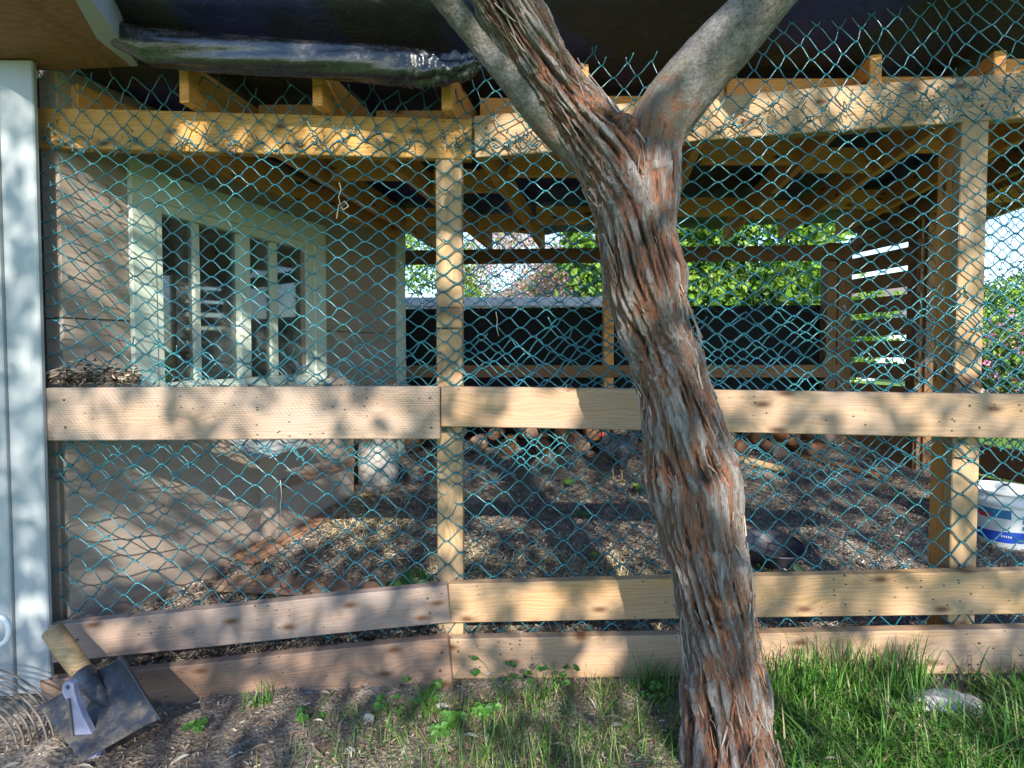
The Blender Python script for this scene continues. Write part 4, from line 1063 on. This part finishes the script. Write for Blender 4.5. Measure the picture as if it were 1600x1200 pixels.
bigleaf(1250, 803, 2.8, .04, 2.0, (.14, .20, .12), 'small grey leaf right of and behind the bowl')
bigleaf(1415, 868, 2.3, .03, 2.0, (.35, .40, .42), 'small bluish scrap near the right post')

# ------------------------------------------------------------------ things in the run
def lathe(name, prof, M, mat, parent=None, seg=48, tag=None):
    V = []; Fc = []
    for r_, z_ in prof:
        for k in range(seg): V.append((r_ * math.cos(2 * math.pi * k / seg), r_ * math.sin(2 * math.pi * k / seg), z_))
    for q in range(len(prof) - 1):
        for k in range(seg):
            a = q * seg + k; b_ = q * seg + (k + 1) % seg; Fc.append((a, b_, b_ + seg, a + seg))
    if prof[0][0] > 1e-4: Fc.append(tuple(range(seg - 1, -1, -1)))
    return mesh_obj(name, V, Fc, mat, parent, M, True)
bpos = W(1203, 862, 2.42); bpos.z = gz(bpos.x, bpos.y) + .012
o = lathe('rubber_bowl', [(.085, 0), (.10, .004), (.128, .045), (.143, .072), (.148, .078), (.150, .084), (.143, .086), (.134, .070), (.115, .035), (.09, .016), (.0005, .013)],
          Matrix.Translation(bpos) @ Matrix.Rotation(.10, 4, 'X'), M_RUBBER); meta(o, 'shallow black rubber feed bowl on the litter right of the trunk', 'bowl')
# pail
pp = W(1572, 828, 2.55); pp.z = gz(pp.x, pp.y)
pail = empty('pail', pp, 'white plastic pail with blue printed label behind the right post', 'pail')
def rp(z): return .128 + z / .27 * .022
Mp = Matrix.Translation(pp)
lathe('pail_body', [(.124, 0), (.128, .006), (rp(.2), .2), (rp(.21), .205), (rp(.21) + .008, .21), (rp(.22) + .008, .235), (rp(.25), .24), (rp(.26), .262), (rp(.27) + .006, .266), (rp(.27) + .006, .275), (rp(.27) - .002, .276), (rp(.2) - .004, .2), (.122, .01), (.0005, .009)], Mp, M_PAIL, pail)
def band(name, z0, z1, a0, a1, mat, off=.0012, wav=0):
    V = []; Fc = []; n_ = 26
    for k in range(n_ + 1):
        a = a0 + (a1 - a0) * k / n_; zz0 = z0 + wav * math.sin(a * 3); zz1 = z1 + wav * math.sin(a * 3 + 1)
        for z_ in (zz0, zz1):
            V.append(((rp(z_) + off) * math.cos(a), (rp(z_) + off) * math.sin(a), z_))
    for k in range(n_): Fc.append((k * 2, k * 2 + 2, k * 2 + 3, k * 2 + 1))
    return mesh_obj(name, V, Fc, mat, pail, Mp, True)
c0 = math.atan2(-pp.y, -pp.x)     # toward the camera
band('blue_band', .035, .085, c0 - 1.3, c0 + 1.3, M_BLUE, .0012, .006)
band('teal_band', .150, .193, c0 - 1.3, c0 + .12, M_TEAL, .0016, 0)
band('red_mark', .145, .170, c0 - .75, c0 - .40, M_RED, .0022, .003)
band('pictogram', .135, .153, c0 + .42, c0 + .52, M_TEAL, .002, 0); band('pictogram', .105, .123, c0 + .42, c0 + .52, M_TEAL, .002, 0)
for k in range(5): band('lettering', .058, .068, c0 - .12 + k * .06, c0 - .09 + k * .06, M_PAIL, .0022, 0)
# white feeder / jug and leaning boards near the shed
fpz = W(592, 765, 3.35); fpz.z = gz(fpz.x, fpz.y)
feeder = empty('feeder', fpz, 'dirty white plastic feeder jug by the shed corner', 'feeder')
lathe('base_tray', [(.10, 0), (.155, .012), (.165, .05), (.160, .055), (.148, .03), (.1, .028)], Matrix.Translation(fpz), M_TAN, feeder)
lathe('jug', [(.11, .03), (.118, .05), (.13, .10), (.132, .25), (.12, .30), (.06, .34), (.03, .345), (.0005, .346)], Matrix.Translation(fpz), M_FEED, feeder)
# coop box against the shed: front panel, lid
cb = empty('nest_box', wpt(ws(460), 0, .05), 'low plywood nest box against the shed wall with a tipped lid', 'nest box')
def nb(name, s0, s1, z0, z1, n0, n1, mat): return wbox(name, s0, s1, z0, z1, n0, n1, mat, cb)
nb('front_panel', ws(402), ws(527), -.05, .52, .10, .12, M_PLY)
nb('end_panel', ws(402), ws(402) + .02, -.05, .52, .001, .099, M_PLY)
nb('end_panel', ws(527) - .02, ws(527), -.05, .52, .001, .099, M_PLY)
nb('batten', ws(404), ws(525), .30, .345, .121, .14, M_SOIL_RAIL)
lid = quadbox('lid', [wpt(ws(345), .60, .02), wpt(ws(345), .50, .20), wpt(ws(425), .52, .24), wpt(ws(425), .62, .02)], .016, M_WHITE, cb)
# boards and log on the ground
def gboard(name, a, b_, wd, th_, mat, label, dz=.012, tilt=0.0, cat='board'):
    A = Vector((a[0], a[1], gz(*a) + dz + th_)); B = Vector((b_[0], b_[1], gz(*b_) + dz + th_))
    x = (B - A); L = x.length; x.normalize(); y = Vector((0, 0, 1)).cross(x).normalized(); z = x.cross(y)
    M = Matrix(((x.x, y.x, z.x, A.x), (x.y, y.y, z.y, A.y), (x.z, y.z, z.z, A.z), (0, 0, 0, 1))) @ Matrix.Rotation(tilt, 4, 'X')
    o = bm_obj(name, box_bm(L, wd, th_, .004, 6, .003, 5), mat, None, M)
    return meta(o, label, cat)
p1 = W(395, 882, 2.45); p2 = W(545, 792, 3.0)
gboard('loose_board', (p1.x, p1.y), (p2.x, p2.y), .14, .03, M_REDBOARD, 'reddish board lying on the ground along the shed wall')
p1 = W(330, 905, 2.25); p2 = W(610, 893, 2.15)
gboard('loose_board', (p1.x, p1.y), (p2.x, p2.y), .12, .03, M_SOIL_RAIL, 'dark soil covered board lying parallel to the lower rail')
def log(a, b_, r0, mat, label, name='log'):
    n_ = 20; P_ = []; 
    for f in np.linspace(0, 1, n_):
        x = a[0] + (b_[0] - a[0]) * f; y = a[1] + (b_[1] - a[1]) * f; P_.append([x, y + .01 * math.sin(5 * f), gz(x, y) + r0 * .8])
    V, Fc = tubes([P_], [[r0 * (1 + .1 * math.sin(7 * f)) for f in np.linspace(0, 1, n_)]], 12)
    Fc = Fc.tolist() + [list(range(11, -1, -1)), list(range((n_ - 1) * 12, n_ * 12))]
    o = mesh_obj(name, V, Fc, mat, None, None, True); return meta(o, label, 'log')
p1 = W(1130, 738, 3.75); p2 = W(1235, 752, 3.45); log((p1.x, p1.y), (p2.x, p2.y), .028, M_HANDLE, 'pale peeled log lying on the ground right of the trunk')
p1 = W(1240, 732, 3.8); p2 = W(1372, 760, 3.35); log((p1.x, p1.y), (p2.x, p2.y), .022, M_SLAT, 'thin brown pole on the ground beside the slatted panel')
# firewood rounds along the back
for k in range(26):
    px = 648 + k * 25 + R.uniform(-6, 6); lay = k % 2
    p = bp(px, 700, -.16); r0 = R.uniform(.045, .07); p.z = gz(p.x, p.y) + r0 + lay * .10
    M = Matrix.Translation(p) @ Matrix.Rotation(math.pi / 2 + R.uniform(-.15, .15), 4, 'X') @ Matrix.Rotation(R.uniform(-.3, .3), 4, 'Y')
    prof = [(0.0005, -.13), (r0 * .9, -.13), (r0, -.12), (r0 * 1.04, 0), (r0, .12), (r0 * .9, .13), (.0005, .13)]
    o = lathe('firewood', prof, M, (M_BROWN, M_SOIL_RAIL, M_BROWN)[k % 3], seg=14); meta(o, 'short round of firewood in the low stack along the back wall', 'firewood', 'firewood stacked along the back wall')
# twine dangling on the net
def wire(pts, rad, mat, name, label, cat, off=-.03):
    P_ = [[list(fp(x, y, off)) for x, y in pts]]; k = len(pts)
    V, Fc = tubes(P_, [[rad] * k], 4); o = mesh_obj(name, V, Fc, mat, None, None, True); return meta(o, label, cat)
wire([(530, 285), (533, 296), (529, 308), (532, 320), (538, 314), (545, 322), (536, 328), (530, 318), (527, 334), (526, 342)], .002, M_ROPE, 'twine', 'frayed pale twine knotted on the net left of the middle post', 'twine')
wire([(712, 218), (707, 228), (712, 240), (706, 250), (711, 258)], .0018, M_ROPE, 'twine', 'pale twine tied at the top of the middle post', 'twine')
wire([(775, 487), (777, 500), (776, 512), (779, 525)], .0012, M_ROPE, 'straw_stalk', 'single dry stalk caught in the net right of the middle post', 'stalk')
wire([(438, 750), (440, 775), (438, 790), (438, 805)], .0012, M_ROPE, 'straw_stalk', 'single dry stalk hanging in the net below the wide plank', 'stalk')

# hen
hp = W(960, 762, 3.40); hz = gz(hp.x, hp.y); hen = empty('hen', (hp.x, hp.y, hz), 'black speckled hen with a red comb standing inside the run', 'hen')
bm = bmesh.new()
def ell(c, r_, rot=0):
    g_ = bmesh.ops.create_icosphere(bm, subdivisions=3, radius=1)['verts']
    m = Matrix.Translation(Vector(c)) @ Matrix.Rotation(rot, 4, 'Y') @ Matrix.Diagonal((*r_, 1))
    for v in g_: v.co = m @ v.co
ell((.05, 0, .215), (.135, .085, .092), .2); ell((-.04, 0, .235), (.085, .075, .085)); ell((-.075, 0, .29), (.045, .042, .075), -.35)
ell((-.098, 0, .355), (.036, .027, .030)); ell((-.085, 0, .325), (.034, .030, .045)); ell((.17, 0, .28), (.085, .035, .055), -.75); ell((.13, 0, .24), (.08, .05, .06), -.4)
ell((.03, .045, .13), (.04, .032, .055)); ell((.03, -.045, .13), (.04, .032, .055))
o = bm_obj('body', bm, M_FEATH, hen, Matrix.Translation((hp.x, hp.y, hz)) @ Matrix.Rotation(.6, 4, 'Z'), True)
md = o.modifiers.new('r', 'REMESH'); md.mode = 'VOXEL'; md.voxel_size = .007; md.use_smooth_shade = True
md = o.modifiers.new('s', 'SMOOTH'); md.iterations = 6
HM = Matrix.Translation((hp.x, hp.y, hz)) @ Matrix.Rotation(.6, 4, 'Z')
P_ = []
for sy in (-.04, .04): P_.append([(.03, sy, .10), (.028, sy, .06), (.03, sy, .015), (.03, sy, .008), (.03, sy, .004)])
for k_, sy in enumerate((-.04, .04)):
    tt = [[(.03, sy, .10), (.025, sy, .06), (.03, sy, .03), (.03, sy, .015), (.03, sy, .006)]] + [[(.03, sy, .006), (.03 + dx * .3, sy + dy * .3, .008), (.03 + dx * .6, sy + dy * .6, .008), (.03 + dx * .8, sy + dy * .8, .005), (.03 + dx, sy + dy, .002)] for dx, dy in ((-.05, 0), (-.042, .025), (-.042, -.025), (.025, 0))]
    V, Fc = tubes(tt, [[.006, .005, .005, .005, .005]] + [[.004, .004, .0035, .003, .002]] * 4); mesh_obj('leg', V, Fc, M_LEG, hen, HM, True)
bm = bmesh.new()
pr = [(-.125, .378), (-.118, .400), (-.112, .385), (-.104, .410), (-.097, .388), (-.088, .408), (-.080, .385), (-.070, .395), (-.066, .374), (-.09, .366)]
a_ = [bm.verts.new((x, -.006, z)) for x, z in pr]; c_ = [bm.verts.new((x, .006, z)) for x, z in pr]
bm.faces.new(a_); bm.faces.new(c_[::-1])
for q in range(len(pr)): bm.faces.new((a_[q], c_[q], c_[(q + 1) % len(pr)], a_[(q + 1) % len(pr)]))
bm_obj('comb', bm, M_COMB, hen, HM)
for sy in (-.012, .012):
    bm = bmesh.new(); bmesh.ops.create_icosphere(bm, subdivisions=2, radius=1)
    for v in bm.verts: v.co = Vector((-.118 + v.co.x * .010, sy + v.co.y * .005, .322 + v.co.z * .020))
    bm_obj('wattle', bm, M_COMB, hen, HM, True)
    bm = bmesh.new(); bmesh.ops.create_icosphere(bm, subdivisions=2, radius=.0055)
    for v in bm.verts: v.co += Vector((-.108, sy * 1.9, .362))
    bm_obj('eye', bm, M_RUBBER, hen, HM, True)
bm = bmesh.new(); bmesh.ops.create_cone(bm, segments=10, radius1=.010, radius2=.001, depth=.03, cap_ends=True)
for v in bm.verts: v.co = Vector((-.143 - v.co.z, v.co.y, .352 + v.co.x * .8 - abs(v.co.z) * .15))
bm_obj('beak', bm, M_LEG, hen, HM, True)

# ------------------------------------------------------------------ tools at the lower left
gx = W(165, 1120, 1.58)
sh = empty('shovel', (gx.x, gx.y, gz(gx.x, gx.y)), 'dark steel shovel with a wooden handle leaning on the lower planks', 'shovel')
def surf(name, grid, th_, mat, parent, smooth=True):
    Gd = np.array(grid); a_, b_, _ = Gd.shape
    du = np.gradient(Gd, axis=0); dv_ = np.gradient(Gd, axis=1); N_ = np.cross(du, dv_); N_ /= np.linalg.norm(N_, axis=2, keepdims=True) + 1e-9
    V = np.concatenate([Gd.reshape(-1, 3), (Gd + N_ * th_).reshape(-1, 3)]); n_ = a_ * b_
    i, j = np.meshgrid(np.arange(a_ - 1), np.arange(b_ - 1), indexing='ij'); q = i * b_ + j
    f1 = np.stack([q, q + 1, q + b_ + 1, q + b_], -1).reshape(-1, 4); Fc = f1.tolist() + (f1[:, ::-1] + n_).tolist()
    ring = [q for q in range(b_)] + [k * b_ + b_ - 1 for k in range(1, a_)] + [(a_ - 1) * b_ + k for k in range(b_ - 2, -1, -1)] + [k * b_ for k in range(a_ - 2, 0, -1)]
    for k in range(len(ring)): c1, c2 = ring[k], ring[(k + 1) % len(ring)]; Fc.append((c1, c1 + n_, c2 + n_, c2))
    return mesh_obj(name, V, Fc, mat, parent, Matrix.Identity(4), smooth)
# blade corners in the picture: top-left shoulder, top-right peak, lower edge
TL = W(128, 1062, 1.63); TLo = W(62, 1105, 1.60); TR = W(200, 1022, 1.60); BR = W(262, 1118, 1.50); BL = W(128, 1190, 1.42)
grid = []
for u_ in np.linspace(0, 1, 26):          # across
    row = []
    for v_ in np.linspace(0, 1, 22):      # down the blade
        topp = TLo.lerp(TR, u_); bott = BL.lerp(BR, u_)
        p = topp.lerp(bott, v_)
        p = p + Vector((0, -.035 * max(0, (u_ - .82) / .18) ** 1.5, .012 * max(0, (u_ - .82) / .18))); dish = math.sin(math.pi * u_); p = p + Vector((0, .075 * dish * (1 - .4 * v_), -.01 * dish))
        rib = math.exp(-((u_ - .47) / .07) ** 2) * (1 - v_) * .9; p = p + Vector((0, -.020 * rib, .01 * rib))
        lipl = max(0, 1 - v_ / .06); p = p + Vector((0, -.012 * lipl, .004 * lipl))
        row.append(list(p))
    grid.append(row)
surf('blade', grid, .0025, M_METAL, sh)
Hh = [W(82, 985, 1.70), W(100, 1010, 1.68), W(118, 1035, 1.66), W(133, 1056, 1.64)]
V, Fc = tubes([[list(Hh[0]), list(Hh[1]), list(Hh[2]), list(Hh[3])]], [[.030, .031, .030, .028]], 14)
Fc = Fc.tolist() + [list(range(13, -1, -1)), list(range(42, 56))]
mesh_obj('handle', V, Fc, M_HANDLE, sh, Matrix.Identity(4), True)
S2 = [W(130, 1052, 1.637), W(140, 1066, 1.62), W(155, 1085, 1.60), W(172, 1108, 1.58)]
V, Fc = tubes([[list(p) for p in S2]], [[.0315, .029, .022, .010]], 14); Fc = Fc.tolist() + [list(range(13, -1, -1)), list(range(42, 56))]
mesh_obj('socket', V, Fc, M_METAL, sh, Matrix.Identity(4), True)
# small hand tool with a lavender handle (hole at its end)
tr0 = W(112, 1080, 1.50)
hc = empty('hand_trowel', (tr0.x, tr0.y, gz(tr0.x, tr0.y)), 'pale lavender plastic hand tool with hanging hole in front of the shovel', 'hand tool')
bm = bmesh.new()
outl = [(97, 1071), (101, 1066), (109, 1064), (115, 1069), (116, 1080), (120, 1095), (129, 1118), (143, 1145), (160, 1185), (128, 1190), (112, 1140), (108, 1115), (104, 1095), (97, 1082)]
hole = [(106 + 3.2 * math.cos(a), 1074 + 4.0 * math.sin(a)) for a in np.linspace(0, 2 * math.pi, 12, endpoint=False)]
vo = [bm.verts.new(W(x, y, 1.50)) for x, y in outl]; vh = [bm.verts.new(W(x, y, 1.50)) for x, y in hole]
eo = [bm.edges.new((vo[k], vo[(k + 1) % len(vo)])) for k in range(len(vo))] + [bm.edges.new((vh[k], vh[(k + 1) % len(vh)])) for k in range(len(vh))]
bmesh.ops.triangle_fill(bm, use_beauty=True, use_dissolve=False, edges=eo)
ex = bmesh.ops.extrude_face_region(bm, geom=bm.faces[:])
for v in [g_ for g_ in ex['geom'] if isinstance(g_, bmesh.types.BMVert)]: v.co.y += .016
bmesh.ops.recalc_face_normals(bm, faces=bm.faces)
bm_obj('handle', bm, M_LAV, hc)
V, Fc = tubes([[list(W(107 + 1.2 * k, 1092 + k * 11, 1.496)) for k in range(8)]], [[.004] * 8], 6); mesh_obj('grip_ridge', V, Fc, M_TAN, hc, Matrix.Identity(4), True)
# coiled pale cable with a white grip at the far left edge
hk = W(15, 1000, 1.55)
ck = empty('cable_coil', (hk.x, hk.y, gz(hk.x, hk.y)), 'coil of pale ribbed cable hanging at the foot of the white board', 'cable')
P_ = []
for k in range(7):
    rr_ = 150 - 12 * k
    P_.append([list(W(-52 + rr_ * math.cos(a), 1168 - rr_ * .86 * math.sin(a) , 1.62 - .012 * (k % 3) - .02 * math.cos(a * 2))) for a in np.linspace(-.3, 2.0, 22)])
V, Fc = tubes(P_, [[.0032] * 22] * 7, 6); mesh_obj('cable', V, Fc, M_TAN, ck, Matrix.Identity(4), True)
P_ = [[list(W(-2 + 16 * math.sin(a), 985 - 22 * math.cos(a), 1.56)) for a in np.linspace(-.6, 3.3, 18)]]
V, Fc = tubes(P_, [[.0075] * 18], 10); mesh_obj('grip', V, Fc, M_PAIL, ck, Matrix.Identity(4), True)
# stone
def stone(px, py, Y, r_, sc, label, seed):
    p = W(px, py, Y); p.z = gz(p.x, p.y); bm = bmesh.new(); bmesh.ops.create_icosphere(bm, subdivisions=4, radius=1)
    for v in bm.verts:
        n_ = float(vnoise(np.array([v.co.x * 2 + 7]), np.array([v.co.y * 2 + v.co.z * 3 + 5]), seed)[0]); v.co = Vector((v.co.x * sc[0], v.co.y * sc[1], v.co.z * sc[2])) * r_ * (.7 + .6 * n_)
    o = bm_obj('stone', bm, M_STONE, None, Matrix.Translation(p), True); meta(o, label, 'stone')
stone(1482, 1088, 1.53, .075, (1.2, .7, .36), 'flat pale stone in the grass below the bottom right rail', 3)
stone(576, 1113, 1.63, .018, (1, .9, .8), 'small whitish pebble below the brown bottom plank', 4)
stone(690, 1078, 1.67, .018, (1.2, .9, .6), 'small grey pebble at the foot of the plank joint', 6)

# ------------------------------------------------------------------ beyond the run
def tree_bg(name, label, cat, cx, base, topz, crown, n, L, Wd, pal, stems, seed, blossom=None, trunkmat=M_BARKS, spread=.25, ncl=60):
    rr = random.Random(seed)
    e = empty(name, (cx[0], cx[1], base), label, cat)
    P_ = []; 
    for k in range(stems):
        x0 = cx[0] + rr.uniform(-.12, .12) * stems * .45; x1 = x0 + rr.uniform(-.5, .5); pth = []
        for f in np.linspace(0, 1, 8): pth.append([x0 + (x1 - x0) * f + .05 * math.sin(5 * f + k), cx[1] + rr.uniform(-.02, .02) + .3 * (k % 3 - 1) * f, base + (topz - base) * f])
        V, Fc = tubes([pth], [np.linspace(.045 if stems > 1 else .09, .015, 8) * rr.uniform(.7, 1.2)], 8)
        mesh_obj('trunk', V, Fc, trunkmat, e, Matrix.Identity(4), True)
    cc_ = np.array(crown[0]); rd = np.array(crown[1])
    d = rnd_dirs(ncl) * (NR.uniform(.25, 1, (ncl, 1)) ** .4); cts = cc_ + d * rd
    c = cts[NR.randint(0, ncl, n)] + NR.normal(size=(n, 3)) * spread
    c = c[c[:, 2] > base + .05]; n = len(c)
    A_ = rnd_dirs(n); A_[:, 2] -= .6; N_ = rnd_dirs(n); N_[:, 2] += .7; N_[:, 1] -= .4
    l = NR.uniform(.45, 1.45, n) * L; V, Fc = leaf_cards(c, A_, N_, l, l * Wd / L)
    cl = np.repeat(np.array(pal)[NR.randint(0, len(pal), n)] * NR.uniform(.75, 1.25, (n, 1)), 6, axis=0)
    o = mesh_obj('crown', V, Fc, M_LEAF, e, Matrix.Identity(4), False, cl); o['kind'] = 'stuff'
    return e
bright = [(.14, .30, .03), (.22, .38, .05), (.10, .22, .025), (.30, .44, .08), (.06, .13, .02)]
def at(px, Y): return ((px - 800) / 800.0 * Y, Y)
tree_bg('shrub', 'light green shrub seen behind the shed corner', 'shrub', at(640, 7.5), .3, 1.6, ((at(650, 7.5)[0], 7.5, 1.7), (.9, .6, 1.3)), 10000, .055, .03, bright + [(.2, .33, .08)], 3, 1, spread=.12, ncl=90)
tree_bg('blossom_tree', 'pink blossoming shrub seen through the back opening', 'shrub', at(810, 9), .3, 2.0, ((at(800, 9)[0], 9, 2.0), (1.15, .8, 1.45)), 15000, .05, .035,
        [(.55, .33, .36), (.62, .42, .42), (.48, .26, .30), (.20, .30, .08), (.28, .36, .12), (.30, .18, .14)], 3, 2, spread=.14, ncl=120)
tree_bg('tree', 'bright leafed tree with several grey stems right of the trunk behind the back wall', 'tree', at(1150, 7.2), .3, 4.0, ((at(1165, 7.2)[0], 7.2, 2.35), (1.35, .8, 1.0)), 9500, .11, .075, bright, 7, 3, spread=.16, ncl=80, trunkmat=M_BARKS)
tree_bg('tree', 'leafy green branches seen just left of the trunk through the back opening', 'tree', at(925, 6.6), .3, 3.4, ((at(925, 6.6)[0], 6.6, 2.35), (.42, .4, .85)), 2200, .10, .07, bright, 2, 4, spread=.12, ncl=40)
tree_bg('shrub', 'sunlit green hedge bush behind the right end of the back wall', 'shrub', at(1290, 8.5), .3, 1.5, ((at(1170, 8.5)[0], 8.5, 1.4), (2.4, .7, .95)), 11000, .09, .06, bright, 3, 5, spread=.15, ncl=80)
tree_bg('rose_bush', 'pink flowering bush beyond the right post', 'shrub', at(1585, 4.6), .3, .9, ((at(1600, 4.6)[0], 4.6, .85), (.55, .5, .45)), 5000, .05, .04, bright + [(.60, .22, .36), (.65, .35, .42)], 3, 6, spread=.09, ncl=70)
tree_bg('garden_tree', 'yellow green garden tree at the right edge', 'tree', at(1640, 9), .3, 2.2, ((at(1600, 9)[0], 9, 1.4), (1.1, .9, .85)), 6000, .08, .05, bright, 2, 7, spread=.16, ncl=80)
tree_bg('conifer', 'bluish far conifer at the right edge below the sky', 'tree', at(1590, 16), .3, 3.6, ((at(1600, 16)[0], 16, 2.2), (1.6, 1.0, 1.3)), 5000, .12, .05, [(.05, .09, .07), (.07, .12, .09), (.10, .15, .12)], 1, 8, spread=.25, ncl=80)
# neighbour house and white fence
M_HOUSE = painted('house_siding', (.62, .68, .72), dirt=.15)
M_ROOF = flat('house_roof', (.12, .11, .11), .8, 10, .4)
def house(cx, cy, wd, dp, h, label, wins):
    e = empty('house', (cx, cy, .3), label, 'house')
    vbox('wall', cx - wd / 2, cx + wd / 2, cy, cy + dp, .3, h, M_HOUSE, e, .02)
    pts = [(cx - wd / 2 - .3, h), (cx, h + wd * .28), (cx + wd / 2 + .3, h)]
    bm = bmesh.new(); a_ = [bm.verts.new((x, cy - .3, z)) for x, z in pts]; c_ = [bm.verts.new((x, cy + dp + .3, z)) for x, z in pts]
    bm.faces.new(a_); bm.faces.new(c_[::-1])
    for q in range(3): bm.faces.new((a_[q], c_[q], c_[(q + 1) % 3], a_[(q + 1) % 3]))
    bmesh.ops.recalc_face_normals(bm, faces=bm.faces); bm_obj('roof', bm, M_ROOF, e)
    for wx, wz_ in wins:
        f = vbox('window', wx - .5, wx + .5, cy - .05, cy + .02, wz_ - .5, wz_ + .5, M_TRIM, e, .01)
        vbox('pane', wx - .42, wx + .42, cy - .06, cy - .051, wz_ - .42, wz_ + .42, M_GLASS, f, .001)
house(2.2, 19, 5.5, 6, 2.9, 'pale neighbour house seen through the back opening', [(1.0, 2.0), (3.4, 2.0)])
house(17.5, 24, 6.5, 6, 2.6, 'far bluish house beyond the garden at the right edge', [(17.0, 1.6)])
M_VINYL = painted('white_fence_paint', (.70, .73, .75), dirt=.15)
fe = empty('garden_fence', (0, 5.2, .3), 'white garden fence standing just behind the back wall', 'fence')
vbox('fence_cap', -1.25, .95, 5.18, 5.26, 1.46, 1.55, M_VINYL, fe)
for k in range(14):
    x = -1.22 + k * .156; vbox('fence_board', x, x + .15, 5.20, 5.225, .3, 1.459, M_VINYL, fe)
fe = empty('garden_fence', (4, 11, .3), 'low pale slatted fence beyond the back right corner', 'fence')
for k in range(26):
    x = 3.4 + k * .17; vbox('fence_board', x, x + .15, 11, 11.03, .3, 2.1 - .0 * k, M_VINYL, fe)
vbox('fence_rail', 3.35, 7.9, 11.031, 11.07, 1.9, 2.0, M_VINYL, fe)
